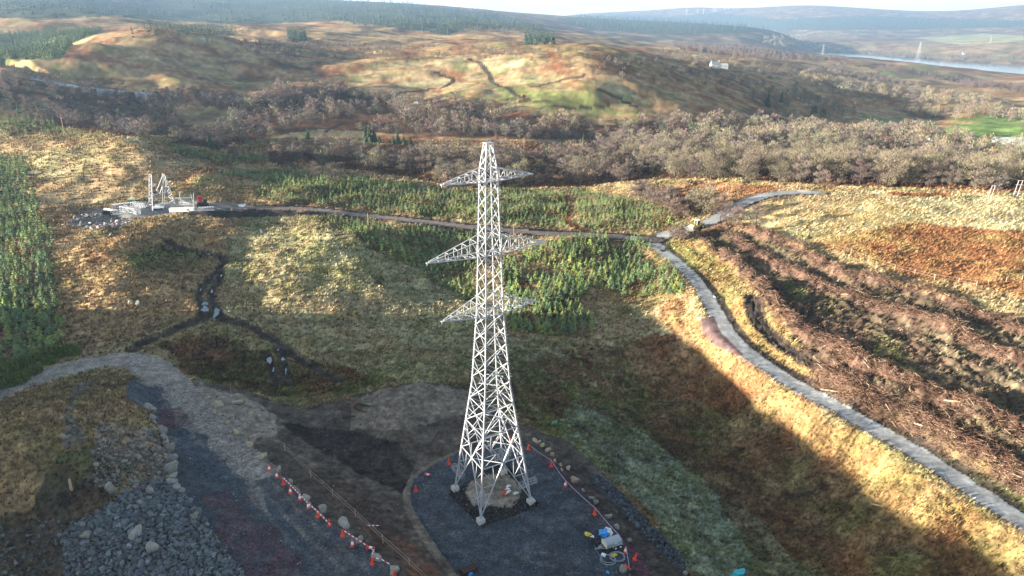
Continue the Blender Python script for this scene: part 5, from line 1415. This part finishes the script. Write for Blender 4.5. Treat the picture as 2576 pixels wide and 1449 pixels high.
fence([(543,995),(619,1050),(671,1096),(717,1135),(782,1201),(837,1249),(894,1301),(964,1366),(1030,1426),(1085,1480)], 1.3, 'post and wire fence running down the bank between track and pad', (.5, .9), .1, .02)
fence([(2095,628),(2140,640),(2185,660),(2250,680),(2300,692),(2350,705),(2410,714),(2455,722),(2485,716),(2530,712),(2570,706)], 1.5, 'low post and wire fence between bracken and felled strip', (.5, .95), .12, .02)
for px, py, h, lb in [(582,990,1.6,'single wooden stake behind the near end of the wire fence'),(927,571,4.4,'pale thin pole beside the forest road among young spruces'),(1292,597,3.8,'thin pole at the forest road right of the tower'),(588,286,7,'tall wooden pole in the far left valley'),(815,312,6,'wooden pole right of the rust patch in the valley'),(162,334,7,'wooden pole at the hazy left plantation'),(376,258,7,'wooden pole below the distant road'),(1200,395,6,'wooden pole left of the tower top among bare trees'),(1318,372,6,'wooden pole in the wood right of the tower top'),(1580,352,7,'wooden pole beyond the brown wood'),(925,1000,.9,'short stake on top of the spoil heap'),(1306,978,1.0,'short stake at the edge of the grass right of the tower'),(1100,985,.9,'short stake left of the tower on the spoil heap')]:
    p = hit(px, py); b = MB(); b.tube([(0, 0, -.3), (0, 0, h * .5), (.01 * h, 0, h)], [.035 * h ** .6, .03 * h ** .6, .026 * h ** .6], 6)
    if h > 5: b.beam((-.5, 0, h * .93), (.5, 0, h * .93), .1)
    o = b.build('wooden_pole', M_POST, None); o.location = p; tag(o, lb, 'pole')
M_POLE = mat('weathered_pole', (.50, .46, .42), .9, 0, .1, .1, 2)
def h_pole(px, py, hpx, gap, label):
    p = hit(px, py); d = math.hypot(math.hypot(p.x, p.y), H - p.z); k = d / FOC; h = hpx * k; g = gap * k; root = empty('power_pole', p)
    for sx in (-1, 1):
        b = MB(); b.tube([(sx * g / 2 - .05 * h, 0, -.3), (sx * g / 2 + .06 * h, 0, h)], [.015 * h, .011 * h], 6); b.build('pole', M_POLE, root)
    for z, w in ((.98, 1.5), (.72, 1.9)):
        b = MB(); b.beam((-g * w / 2 + .05 * h, 0, h * z), (g * w / 2 + .05 * h, 0, h * z), .02 * h); b.build('crossbar', M_POLE, root)
    tag(root, label, 'power pole'); return p, h
h_pole(2490, 499, 27, 6, 'left of two pale twin power poles at the edge of the yellow field')
h_pole(2555, 494, 33, 8, 'right and taller of two pale twin power poles at the edge of the yellow field')

# ------------------------------------------------------------------ things on the pad
M_GALV = mat('galvanised_sheet', (.38, .41, .44), .4, .5, .4, .12, 3)
M_CREAM = mat('cream_panel', (.62, .58, .46), .6, 0, .3, .06, 3)
M_STEELD = mat('dull_steel', (.30, .30, .31), .6, .4, .3, .1, 3)
def trailer():
    p = hit(1539, 1374); rz = radians(24); root = empty('box_trailer', p, rz)
    tag(root, 'small grey box trailer with cream front and twin wheels on the dark gravel', 'trailer')
    b = MB(); b.box((0, 0, .62), (2.3, 1.3, .34)); b.box((0, 0, .43), (2.2, .9, .06)); body = b.build('body', M_GALV, root)
    b = MB(); V = [(-1.14, -.66, .795), (1.14, -.66, .795), (1.14, .66, .795), (-1.14, .66, .795), (-1.14, -.60, 1.06), (1.14, -.60, 1.06), (1.14, .60, 1.06), (-1.14, .60, 1.06), (-1.14, -.30, 1.22), (1.14, -.30, 1.22), (1.14, .30, 1.22), (-1.14, .30, 1.22)]
    b.add(V, [(0, 1, 5, 4), (4, 5, 9, 8), (8, 9, 10, 11), (11, 10, 6, 7), (7, 6, 2, 3), (0, 4, 7, 3), (4, 8, 11, 7), (1, 2, 6, 5), (5, 6, 10, 9), (3, 2, 1, 0)]); lid = b.build('lid', M_GALV, root)
    b = MB(); b.box((.2, -.648, .93), (.42, .03, .10)); b.build('name_plate', M_WHITE, lid)
    b = MB(); b.box((-1.165, 0, .86), (.04, 1.34, .74)); b.build('front_panel', M_CREAM, root)
    b = MB(); b.beam((-1.15, -.5, .45), (-2.05, 0, .45), .09); b.beam((-1.15, .5, .45), (-2.05, 0, .45), .09); b.beam((-1.15, 0, .45), (-2.35, 0, .47), .1); b.box((-2.42, 0, .5), (.22, .14, .12)); b.build('drawbar', M_GALV, root)
    b = MB(); b.beam((-1.9, .12, .04), (-1.9, .12, .85), .06); b.lathe([(.02, -.05), (.11, -.04), (.11, .04), (.02, .05)], 10, (-1.9, .12, .11), 'y'); b.build('jockey_wheel', M_STEELD, root)
    for sx in (.05, .78):
        for sy in (-1, 1):
            b = MB(); b.lathe([(.16, -.1), (.29, -.1), (.315, -.06), (.315, .06), (.29, .1), (.16, .1)], 18, (sx, sy * .78, .315), 'y'); w = b.build('wheel', M_BLACK, root, True)
            b = MB(); b.lathe([(.02, -.03), (.15, -.02), (.16, .02), (.05, .05)], 14, (sx, sy * (.78 + .085), .315), 'y'); b.build('rim', M_WHITE, w, True)
    for sy in (-1, 1):
        b = MB()
        P = [(-.32, .45), (-.25, .66), (.05, .72), (.42, .69), (.78, .72), (1.08, .66), (1.15, .45)]
        for q, r_ in zip(P, P[1:]): b.beam((q[0], sy * .78, q[1]), (r_[0], sy * .78, r_[1]), .24, .03)
        b.build('mudguard', M_GALV, root)
    b = MB(); b.beam((1.1, -.62, .40), (1.1, -.62, .05), .05); b.build('prop_stand', M_STEELD, root)
    b = MB(); b.box((1.165, 0, .5), (.05, 1.36, .12)); b.build('tail_board', M_STEELD, root)
trailer()
def lump(name, px, py, dims, m, label, cat, seed=1, dz=0, sub=3, rough=.28):
    r = np.random.default_rng(seed); V, F_ = ICO[sub]; V = V.copy()
    ph = r.uniform(0, 6, 6)
    V = V * (1 + rough * (np.sin(V[:, [0]] * 5 + ph[0]) * np.sin(V[:, [1]] * 4 + ph[1]) + .7 * np.sin(V[:, [2]] * 6 + V[:, [0]] * 4 + ph[2])))
    V = V * np.array(dims) / 2; V[:, 2] -= V[:, 2].min() + .02
    o = mesh_obj(name, V, F_, m, None, True); o.location = hit(px, py) + Vector((0, 0, dz)); o.rotation_euler = (0, 0, r.uniform(0, 6)); return tag(o, label, cat)
M_BLUE = mat('blue_plastic', (.05, .30, .72), .45, 0, .4, .25, 4)
M_BAGW = mat('white_sacking', (.72, .70, .66), .8, 0, .2, .15, 5)
M_DARK = mat('dark_canvas', (.035, .033, .04), .8, 0, .2, .3, 5)
M_YEL = mat('yellow_webbing', (.62, .50, .06), .7, 0, .2, .2, 6)
M_PIPE = mat('grey_hose', (.30, .32, .36), .6, 0, .3, .1, 3)
M_WOOD = mat('dark_timber', (.07, .045, .035), .9, 0, .1, .3, 5)
lump('plastic_bag', 1518, 1352, (1.2, 1.0, 1.15), M_BLUE, 'bright blue plastic bag behind the box trailer', 'bag', 3)
lump('plastic_bag', 1529, 1348, (1.25, 1.0, .95), M_BAGW, 'white bag next to the blue one behind the box trailer', 'bag', 4)
lump('canvas_heap', 1499, 1362, (1.5, 1.1, .6), M_DARK, 'dark heap of canvas in front of the trailer drawbar', 'heap', 5)
lump('white_sack', 1491, 1358, (.75, .6, .5), M_BAGW, 'white sack at the left of the dark canvas heap', 'sack', 6)
lump('harness_heap', 1479, 1348, (.9, .6, .4), M_YEL, 'yellow and grey harness heap left of the trailer', 'harness', 8)
lump('blue_scrap', 1529, 1440, (.5, .3, .12), M_BLUE, 'small blue scrap on the gravel at the bottom', 'scrap', 9)
lump('blue_scrap', 1183, 1447, (.6, .4, .3), M_BLUE, 'blue scrap beside the timber stack at the bottom edge', 'scrap', 10)
lump('turquoise_sheet', 1855, 1447, (2.2, 1.0, .5), mat('turquoise_sheet', (.03, .42, .45), .5, 0, .3, .2, 3), 'turquoise sheet at the bottom edge in the shaded grass', 'sheet', 11)
lump('green_bag', 1395, 1066, (1.5, .8, .35), mat('green_bag', (.08, .22, .10), .6, 0, .2, .2, 3), 'green bag at the edge of the grass above the boulders', 'bag', 12)
o = MB().box((0, 0, .16), (.55, .4, .32)).build('white_box', M_WHITE); o.location = hit(1518, 1399); o.rotation_euler = (0, 0, -.5); tag(o, 'small white box between the drawbar and the hose coils', 'box')
o = lump('yellow_strap', 1544, 1398, (.8, .5, .25), M_YEL, 'yellow strap lying on the two hose coils', 'strap', 13)
def coil(px, py, r, label):
    b = MB()
    for k in range(5):
        q = np.random.default_rng(k + int(px)); rr_ = r * q.uniform(.86, 1.05); off = q.normal(size=2) * .05
        b.tube([(rr_ * cos(t) * 1.1 + off[0], rr_ * sin(t) + off[1], .04 + .04 * k + .03 * sin(3 * t)) for t in np.linspace(0, 2 * pi, 26)], .03, 5)
    o = b.build('hose_coil', M_PIPE, None, True); o.location = hit(px, py); tag(o, label, 'hose')
coil(1530, 1409, .85, 'left of two grey hose coils on the gravel below the trailer')
coil(1553, 1402, .85, 'right of two grey hose coils on the gravel below the trailer')
rope('cable', [lift(1499, 1382, .05), lift(1508, 1398, .04), lift(1522, 1412, .04), lift(1526, 1428, .04)], .025, 'loose cable running from the drawbar to the hose coils', 'cable', M_PIPE, 0)
root = empty('timber_stack', hit(1178, 1438), .55); tag(root, 'stack of dark wooden beams at the bottom edge of the pad', 'timber')
for i in range(3):
    for j in range(2):
        b = MB(); b.box((.1 * j, (i - 1) * .34, .14 + j * .27), (2.2 - .2 * j, .3, .24)); b.build('beam', M_WOOD, root)
root = empty('sack_heap', hit(1277, 1237), .4); tag(root, 'heap of white sacks with red ends inside the tower base', 'sacks')
for k in range(9):
    r = np.random.default_rng(k); x, y = r.normal(size=2) * .42; b = MB(); b.tube([(x - .35, y, .12 + .02 * k), (x, y, .2 + .035 * k), (x + .35, y, .12 + .03 * k)], [.12, .18, .10], 8)
    b.build('sack', M_BAGW if k % 4 else M_RED, root, True)
# upturned root plate and timber on the spoil heap
def roots(px, py, s, label):
    r = np.random.default_rng(int(px)); b = MB()
    for k in range(22):
        a = r.uniform(0, 6.3); e = r.uniform(-.1, 1.2); d = np.array([cos(a) * cos(e), sin(a) * cos(e), sin(e)]) * s * r.uniform(.6, 1.1); m_ = d * .5 + r.normal(size=3) * .12 * s
        b.tube([(0, 0, .35 * s), m_ + (0, 0, .3 * s), d + (0, 0, .2 * s)], [.12 * s, .08 * s, .02 * s], 5)
    o = b.build('root_plate', mat('root_wood', (.20, .13, .09), .95, 0, .1, .3, 4), None, True); o.location = hit(px, py); tag(o, label, 'tree stump')
roots(889, 1020, 1.5, 'upturned root plate on the left side of the spoil heap')
roots(350, 690, 1.1, 'root stump in the shaded hollow of the moor')
roots(365, 697, .8, 'smaller root stump right of another in the moor hollow')
for px, py, l, a, lb in [(918,1022,3.0,-.2,'dark log right of the root plate'),(905,1034,2.6,-.5,'dark log below the root plate'),(880,1050,2.4,.2,'log under the root plate at the foot of the heap'),(180,1228,2.4,2.2,'broken pale post leaning in the hollow of the left hump')]:
    p = hit(px, py); b = MB(); b.tube([(-l / 2, 0, .15), (0, .05, .2), (l / 2, 0, .15)], [.2, .19, .14], 8); o = b.build('log', M_WOOD if a < 2 else M_LOG, None, True); o.location = p; o.rotation_euler = (0, .1 if a < 2 else -.9, a); tag(o, lb, 'log')

# ------------------------------------------------------------------ the second tower, half built, and its yard
def at(px, py, r):
    a, b, c = ray(px, py); hh = math.hypot(a, b); return np.array([a / hh * r, b / hh * r, H + c / hh * r])
sb = hit(410, 524); SR = math.hypot(sb.x, sb.y)
def part_tower():
    root = empty('part_built_tower', sb); tag(root, 'half built steel lattice tower base standing on the distant grey yard', 'pylon'); o = np.array(sb)
    f = lambda px, py, dr=0: at(px, py, SR + dr) - o
    def lattice(p0, p1, q0, q1, n, w, name):
        b = MB(); b.beam(p0, p1, w * .6); b.beam(q0, q1, w * .6); lp = [p0 + (p1 - p0) * t for t in np.linspace(0, 1, n + 1)]; lq = [q0 + (q1 - q0) * t for t in np.linspace(0, 1, n + 1)]
        for i in range(n):
            b.beam(lp[i], lq[i + 1], .075); b.beam(lq[i], lp[i + 1], .075); b.beam(lp[i + 1], lq[i + 1], .075)
        b.build(name, STEEL, root)
    lattice(f(384, 532, -7), f(381, 440, -4), f(375, 516, 1), f(375, 437, -1), 5, .3, 'standing_face')
    lattice(f(442, 517, 0), f(417, 444, -2), f(427, 508, 5), f(411, 438, 1), 5, .3, 'leaning_face')
    b = MB(); b.beam(f(411, 438, 1), f(394, 480, 0), .18); b.beam(f(417, 444, -2), f(402, 487, 0), .17); b.beam(f(394, 480), f(402, 487), .14); b.beam(f(402, 487), f(428, 480), .14); b.build('loose_brace', STEEL, root)
    b = MB(); b.beam(f(384, 487, -5), f(400, 492, -2), .14); b.beam(f(384, 470, -5), f(392, 462, -2), .14); b.beam(f(400, 492, -2), f(430, 486, 0), .12); b.beam(f(378, 480), f(398, 505), .12); b.beam(f(384, 505, -6), f(436, 502, 0), .12); b.beam(f(384, 520, -6), f(428, 508, 4), .12); b.beam(f(376, 492, 0), f(426, 482, 1), .11); b.beam(f(382, 455, -4), f(400, 484, -1), .11); b.beam(f(411, 438, 1), f(408, 512, 3), .14); b.beam(f(417, 444, -2), f(414, 500, -1), .13); b.build('cross_brace', STEEL, root)
part_tower()
def section(px, py, Ln, w, rz, label, tilt=0):
    root = empty('lattice_section', hit(px, py), rz); tag(root, label, 'steel section'); b = MB(); n = 6
    c = [(-w, 0), (w, 0), (w, 1.8 * w), (-w, 1.8 * w)]
    for (y, z) in c: b.beam((-Ln / 2, y, z + .1), (Ln / 2, y * .8, z * .8 + .1 + tilt), .10)
    b.build('chords', STEEL, root); b = MB()
    for i in range(n):
        x0 = -Ln / 2 + Ln * i / n; x1 = x0 + Ln / n
        for k in range(4):
            a, d = c[k], c[(k + 1) % 4]; b.beam((x0, a[0], a[1] + .1 + tilt * i / n), (x1, d[0], d[1] + .1 + tilt * i / n), .07)
            b.beam((x0, a[0], a[1] + .1 + tilt * i / n), (x0, d[0], d[1] + .1 + tilt * i / n), .06)
    b.build('lacing', STEEL, root)
for a in [(330,533,7,.9,-.35,'largest lattice steel section lying left on the yard'),(308,539,6,.8,.15,'lattice section lying at the front left of the yard'),(352,520,5.5,.8,-.2,'lattice section behind the large one left on the yard'),(305,522,5,.7,.6,'lattice section at the back left of the yard'),(345,538,4,.7,-.8,'short lattice section in front of the standing steel',),(462,508,5,.8,.2,'lattice section lying right of the half built tower'),(470,518,4.5,.8,-.3,'lattice section beside the red machine',),(520,530,4.5,.6,.25,'lattice section at the right end of the yard')]:
    section(*a)
for px, py, hp, dx, lb in [(455,512,28,-4,'upright steel leg leaning left, right of the half built tower'),(486,514,26,-6,'upright steel leg leaning left beside the red machine'),(487,520,35,0,'straight upright steel leg beside the red machine')]:
    p = hit(px, py); r = math.hypot(p.x, p.y); q = at(px + dx, py - hp, r) - np.array(p); b = MB(); b.beam((0, 0, 0), q, .15); b.beam(q * .4, q * .4 + (1.0, 0, -.7), .12); o = b.build('steel_leg', STEEL); o.location = p; tag(o, lb, 'steel leg')
root = empty('white_container', hit(459, 532), .12); tag(root, 'long low white container at the front of the distant yard', 'container')
b = MB(); b.box((0, 0, .62), (7.4, 1.6, 1.1)); b.build('body', M_WHITE, root); b = MB(); b.box((0, 0, 1.19), (7.5, 1.7, .05)); b.build('roof', M_CREAM, root)
b = MB(); b.box((2.0, -.81, .7), (.7, .03, .4)); b.build('sign', M_DARK, root)
root = empty('red_crane_machine', hit(510, 519), .3); tag(root, 'dark tracked machine with a folded red boom on the distant yard', 'crane')
for sy in (-1, 1):
    b = MB(); b.lathe([(.15, -.25), (.42, -.22), (.42, .22), (.15, .25)], 10, (-1.3, sy * .9, .42), 'y'); b.lathe([(.15, -.25), (.42, -.22), (.42, .22), (.15, .25)], 10, (1.3, sy * .9, .42), 'y'); b.box((0, sy * .9, .42), (2.6, .46, .82)); b.build('track', M_BLACK, root)
b = MB(); b.box((0, 0, 1.15), (2.8, 1.9, .6), 0, .95); b.build('chassis', M_DARK, root); b = MB(); b.box((1.0, -.4, 1.85), (1.0, .9, .9), 0, .85); b.build('cab', M_DARK, root)
b = MB(); b.beam((-.6, .2, 1.4), (-.9, .2, 3.4), .55); b.beam((-.9, .2, 3.2), (.5, .2, 2.6), .5); b.beam((-.3, .2, 2.9), (-.2, .2, 1.7), .35); b.build('boom', M_RED, root)
root = empty('white_pickup', hit(400, 527), .2); tag(root, 'small white vehicle parked beneath the half built tower', 'vehicle')
b = MB(); b.box((0, 0, .75), (3.2, 1.5, .6)); b.build('body', M_WHITE, root); b = MB(); b.box((-.3, 0, 1.3), (1.5, 1.35, .5), 0, .8); b.build('cab', M_WHITE, root)
for sx in (-1, 1):
    for sy in (-1, 1): b = MB(); b.lathe([(.1, -.1), (.3, -.1), (.3, .1), (.1, .1)], 12, (sx * 1.05, sy * .72, .32), 'y'); b.build('wheel', M_BLACK, root)
root = empty('green_skip', hit(333, 509), .2); tag(root, 'small green skip at the back of the distant yard', 'skip')
b = MB(); b.box((0, 0, .5), (2.2, 1.3, 1.0), 0, 1.15); b.build('tub', mat('skip_green', (.04, .20, .07), .6, 0, .3, .2, 3), root); b = MB(); b.box((0, 0, 1.03), (2.62, 1.6, .08)); b.build('lip', M_STEELD, root)
lump('white_hose', 277, 530, (1.2, 5.0, .5), M_BAGW, 'white curved bundle on the dark back corner of the yard', 'bundle', 15)

# ------------------------------------------------------------------ road roller at the bend
def roller():
    p = hit(1752, 575); root = empty('road_roller', p, radians(205)); tag(root, 'yellow road roller with cab on the gravel road at the bend', 'road roller')
    Y_ = mat('machine_yellow', (.75, .48, .08), .5, 0, .3, .08, 3)
    b = MB(); b.lathe([(.2, -.95), (.72, -.95), (.72, .95), (.2, .95)], 20, (1.5, 0, .72), 'y'); b.build('drum', mat('drum_steel', (.55, .45, .28), .5, .3, .3, .1, 3), root, False)
    b = MB(); b.box((1.5, 1.05, .8), (1.8, .12, .3)); b.box((1.5, -1.05, .8), (1.8, .12, .3)); b.box((.55, 0, .85), (.2, 2.2, .4)); b.box((2.45, 0, .8), (.15, 2.2, .3)); b.build('drum_frame', Y_, root)
    b = MB(); b.box((-1.6, 0, 1.25), (2.0, 1.5, .8), 0, .92); b.build('engine_cover', Y_, root)
    b = MB()
    for sx in (-.55, .45):
        for sy in (-.65, .65): b.beam((sx, sy, 1.0), (sx, sy, 2.75), .1)
    b.box((-.05, 0, 1.0), (1.3, 1.5, .5)); cab = b.build('cab', Y_, root)
    b = MB(); b.box((-.05, 0, 2.8), (1.35, 1.6, .14)); b.build('roof', M_WHITE, cab)
    b = MB(); b.box((-.05, 0, 1.95), (1.0, 1.3, 1.2)); b.build('window', mat('cab_glass', (.05, .06, .07), .1, 0, .5, .05, 2), cab)
    for sy in (-1, 1):
        b = MB(); b.lathe([(.3, -.28), (.68, -.25), (.72, 0), (.68, .25), (.3, .28)], 18, (-1.5, sy * .95, .72), 'y'); w = b.build('wheel', M_BLACK, root, True)
        b = MB(); b.lathe([(.05, -.02), (.3, 0), (.32, .03), (.05, .05)], 14, (-1.5, sy * 1.23, .72), 'y'); b.build('rim', M_WHITE, w, True)
roller()

# ------------------------------------------------------------------ far buildings, vehicles, pylons, turbines
M_HARL = mat('white_harling', (.50, .49, .47), .9, 0, .1, .05, 1)
M_SLATE = mat('blue_slate', (.14, .16, .19), .8, 0, .2, .15, 1)
M_SHED = mat('shed_sheet', (.30, .34, .32), .7, .1, .2, .1, 1)
M_SHEDR = mat('shed_roof', (.36, .40, .38), .7, .1, .2, .1, 1)
M_PANE = mat('dark_pane', (.03, .035, .04), .2, 0, .5, .05, 1)
def house(name, px, py, dims, rz, wall, roof, label, chim=False, nwin=3, cat='house', doorw=1.0):
    p = hit(px, py); root = empty(name, p, rz); tag(root, label, cat); L_, D, h, rh = dims
    b = MB(); b.add([(-L_/2, -D/2, -1.5), (L_/2, -D/2, -1.5), (L_/2, D/2, -1.5), (-L_/2, D/2, -1.5), (-L_/2, -D/2, h), (L_/2, -D/2, h), (L_/2, D/2, h), (-L_/2, D/2, h), (-L_/2, 0, h + rh), (L_/2, 0, h + rh)],
      [(0, 1, 5, 4), (2, 3, 7, 6), (1, 2, 6, 5), (3, 0, 4, 7), (5, 6, 9), (7, 4, 8), (3, 2, 1, 0)]); b.build('wall', wall, root)
    b = MB(); o_ = .35; t = .15
    b.add([(-L_/2-o_, -D/2-o_, h - .2), (L_/2+o_, -D/2-o_, h - .2), (L_/2+o_, 0, h + rh + .03), (-L_/2-o_, 0, h + rh + .03), (-L_/2-o_, D/2+o_, h - .2), (L_/2+o_, D/2+o_, h - .2),
           (-L_/2-o_, -D/2-o_, h - .2 + t), (L_/2+o_, -D/2-o_, h - .2 + t), (L_/2+o_, 0, h + rh + t + .03), (-L_/2-o_, 0, h + rh + t + .03), (-L_/2-o_, D/2+o_, h - .2 + t), (L_/2+o_, D/2+o_, h - .2 + t)],
          [(6, 7, 8, 9), (9, 8, 11, 10), (1, 0, 3, 2), (2, 3, 4, 5), (0, 1, 7, 6), (5, 4, 10, 11), (1, 2, 8, 7), (2, 5, 11, 8), (3, 0, 6, 9), (4, 3, 9, 10)]); rf = b.build('roof', roof, root)
    if chim:
        for sx in (-1, 1): b = MB(); b.box((sx * (L_/2 - .5), 0, h + rh + .5), (.8, .8, 1.3)); b.build('chimney', wall, rf)
    for k in range(nwin):
        b = MB(); b.box((-L_/2 + L_ * (k + .5) / nwin, -D/2 - .02, h * .58), (.9, .08, 1.1)); b.build('window' if k != nwin // 2 else 'door', M_PANE, root)
house('farmhouse', 1798, 171, (11, 7, 4.6, 3.2), .15, M_HARL, M_SLATE, 'white farmhouse with grey roof among trees on the far right', True, 4)
house('barn', 1816, 171, (13, 8, 3.2, 2.2), .15, M_HARL, M_SHEDR, 'long low white barn right of the far farmhouse', False, 2, 'barn')
house('farm_shed', 2536, 360, (15, 9, 2.2, 1.2), -.25, M_SHED, M_SHEDR, 'long pale green farm shed behind the bright field at the right edge', False, 1, 'shed')
house('farm_shed', 2572, 366, (11, 8, 3.0, 1.6), -.25, M_SHED, M_SHEDR, 'taller farm shed with open dark end at the right edge', False, 1, 'shed')
house('cottage', 2080, 341, (8, 6, 2.4, 2.4), .5, M_HARL, M_SLATE, 'cottage with blue slate roof half hidden in the oak wood', True, 3)
house('cottage', 2348, 374, (8, 6, 2.6, 2.6), -.4, M_HARL, M_SLATE, 'white gabled cottage half hidden left of the bright green field', True, 3)
house('shore_cottage', 2424, 137, (14, 9, 6, 4), .1, M_HARL, M_SLATE, 'tiny white cottage on the far shore of the loch', False, 2)
def car(name, px, py, s, m, label, rz):
    root = empty(name, hit(px, py), rz); tag(root, label, 'vehicle')
    b = MB(); b.box((0, 0, .8 * s), (4.6 * s, 1.8 * s, .8 * s), 0, .95); b.build('body', m, root); b = MB(); b.box((-.4 * s, 0, 1.55 * s), (3.2 * s, 1.7 * s, .75 * s), 0, .82); b.build('cabin', m, root)
    for sx in (-1.4, 1.4):
        for sy in (-.85, .85): b = MB(); b.lathe([(.1 * s, -.1), (.36 * s, -.1), (.36 * s, .1), (.1 * s, .1)], 12, (sx * s, sy * s, .36 * s), 'y'); b.build('wheel', M_BLACK, root)
car('white_van', 1048, 262, 1.0, M_WHITE, 'white van on the road above the middle of the wood', .1)
car('red_tractor', 1317, 243, .8, M_RED, 'small red vehicle on the green hill beside the farm track', .5)
def small_pylon(px, py, hpx, label):
    p = hit(px, py); d = math.hypot(math.hypot(p.x, p.y), H - p.z); h = hpx * d / FOC; root = empty('distant_pylon', p, .5); tag(root, label, 'pylon')
    b = MB(); w0, w1 = h * .085, h * .018
    for sx, sy in CN: b.beam((sx * w0, sy * w0, -2), (sx * w1, sy * w1, h), .014 * h ** .8)
    for k in range(6):
        t0, t1 = k / 6, (k + 1) / 6; a, c = w0 + (w1 - w0) * t0, w0 + (w1 - w0) * t1
        for i in range(4):
            q, r_ = CN[i], CN[(i + 1) % 4]; b.beam((q[0] * a, q[1] * a, h * t0), (r_[0] * c, r_[1] * c, h * t1), .006 * h ** .8)
    b.build('body', M_STEELD, root)
    for z in (.66, .79, .92): b = MB(); b.beam((-h * .13, 0, h * z), (h * .13, 0, h * z), .010 * h ** .8); b.beam((-h * .13, 0, h * z), (0, 0, h * (z + .05)), .006 * h ** .8); b.beam((h * .13, 0, h * z), (0, 0, h * (z + .05)), .006 * h ** .8); b.build('cross_arm', STEEL, root)
small_pylon(2069, 137, 21, 'left distant pylon standing at the strip of loch')
small_pylon(2308, 149, 34, 'tall distant pylon standing on the far loch shore')
small_pylon(2491, 108, 13, 'faint distant pylon on the hill beyond the loch')
def turbine(px, py, hpx, label, ph):
    p = hit(px, py); d = math.hypot(math.hypot(p.x, p.y), H - p.z); h = hpx * d / FOC * .62; root = empty('wind_turbine', p, .2); tag(root, label, 'wind turbine', 'wind turbines on the skyline beyond the loch')
    b = MB(); b.lathe([(h * .045, -8), (h * .022, h)], 8); b.build('tower', M_WHITE, root, True); b = MB(); b.box((0, 0, h), (h * .09, h * .16, h * .07)); b.build('nacelle', M_WHITE, root)
    for k in range(3):
        a = ph + k * 2 * pi / 3; b = MB(); b.tube([(0, -h * .09, h), (sin(a) * h * .2, -h * .09, h + cos(a) * h * .2), (sin(a) * h * .62, -h * .09, h + cos(a) * h * .62)], [h * .012, h * .028, h * .006], 4); b.build('blade', M_WHITE, root)
for k, (px, py, hp) in enumerate([(1727,36,13),(1754,35,10),(1769,34,12),(1794,31,11),(1799,31,11),(1822,27,10),(1833,26,8),(1846,25,7),(1902,20,8),(1910,20,10),(1940,17,9),(1956,17,10)]):
    turbine(px, py, hp, ['first turbine at the left end of the skyline row','second turbine of the skyline row','third turbine, tall, of the skyline row','left of a close pair of turbines','right of a close pair of turbines','turbine left of three small ones','small turbine in the middle of three','small turbine right of three','left of two turbines near the hill top','right of two turbines near the hill top','last but one turbine on the hill top','last turbine at the right end of the skyline row'][k], k * .7)
# broom bushes by the left end of the track
M_BROOM = mat('broom_green', attr=True, rough=.9, spec=.1, var=.2, scale=2)
for k, (px, py, s) in enumerate([(25,935,1.5),(65,918,1.3),(100,905,1.2),(135,893,1.3),(172,886,1.2),(45,960,1.3),(8,968,1.4),(85,938,1.0),(122,912,.9),(190,893,.8)]):
    r = np.random.default_rng(k + 90); n = 900; P = unit(r.normal(size=(n, 3))) * r.random((n, 1)) ** .35 * (1.5, 1.5, 1.0); P[:, 2] = np.abs(P[:, 2]) * 1.1
    D = unit(r.normal(size=(n, 3)) * .5 + (0, 0, 1)) * .55; S = unit(np.cross(D, r.normal(size=(n, 3)))) * .07
    V = np.stack([P - S, P + S, P + D], 1).reshape(-1, 3) * s; c = np.array((.11, .14, .03)) * np.repeat(r.uniform(.6, 1.5, (n, 1)), 3, 0)
    o = mesh_obj('broom_bush', V, np.arange(3 * n, dtype=np.int32).reshape(-1, 3), M_BROOM, cols=c); o.location = hit(px, py)
    tag(o, 'yellow green broom bush below the young spruces at the left edge', 'bush', 'broom bushes at the left edge')

# ------------------------------------------------------------------ air
def haze():
    a = 14800; z0, z1 = -170, 310
    v = [(x, y, z) for z in (z0, z1) for x, y in ((-a, -a), (a, -a), (a, a), (-a, a))]
    f = np.array([[0, 3, 2, 1], [4, 5, 6, 7], [0, 1, 5, 4], [1, 2, 6, 5], [2, 3, 7, 6], [3, 0, 4, 7]])
    m = bpy.data.materials.new('haze_air'); m.use_nodes = True
    N = m.node_tree.nodes; N.remove(N['Principled BSDF'])
    pv = N.new('ShaderNodeVolumePrincipled')
    pv.inputs['Color'].default_value = (.46, .70, 1.0, 1)
    pv.inputs['Density'].default_value = 1.0e-4
    pv.inputs['Anisotropy'].default_value = .35
    m.node_tree.links.new(pv.outputs[0], N['Material Output'].inputs['Volume'])
    o = mesh_obj('haze', v, f, m); tag(o, 'thin bluish haze in the air', None, None, 'stuff')
haze()
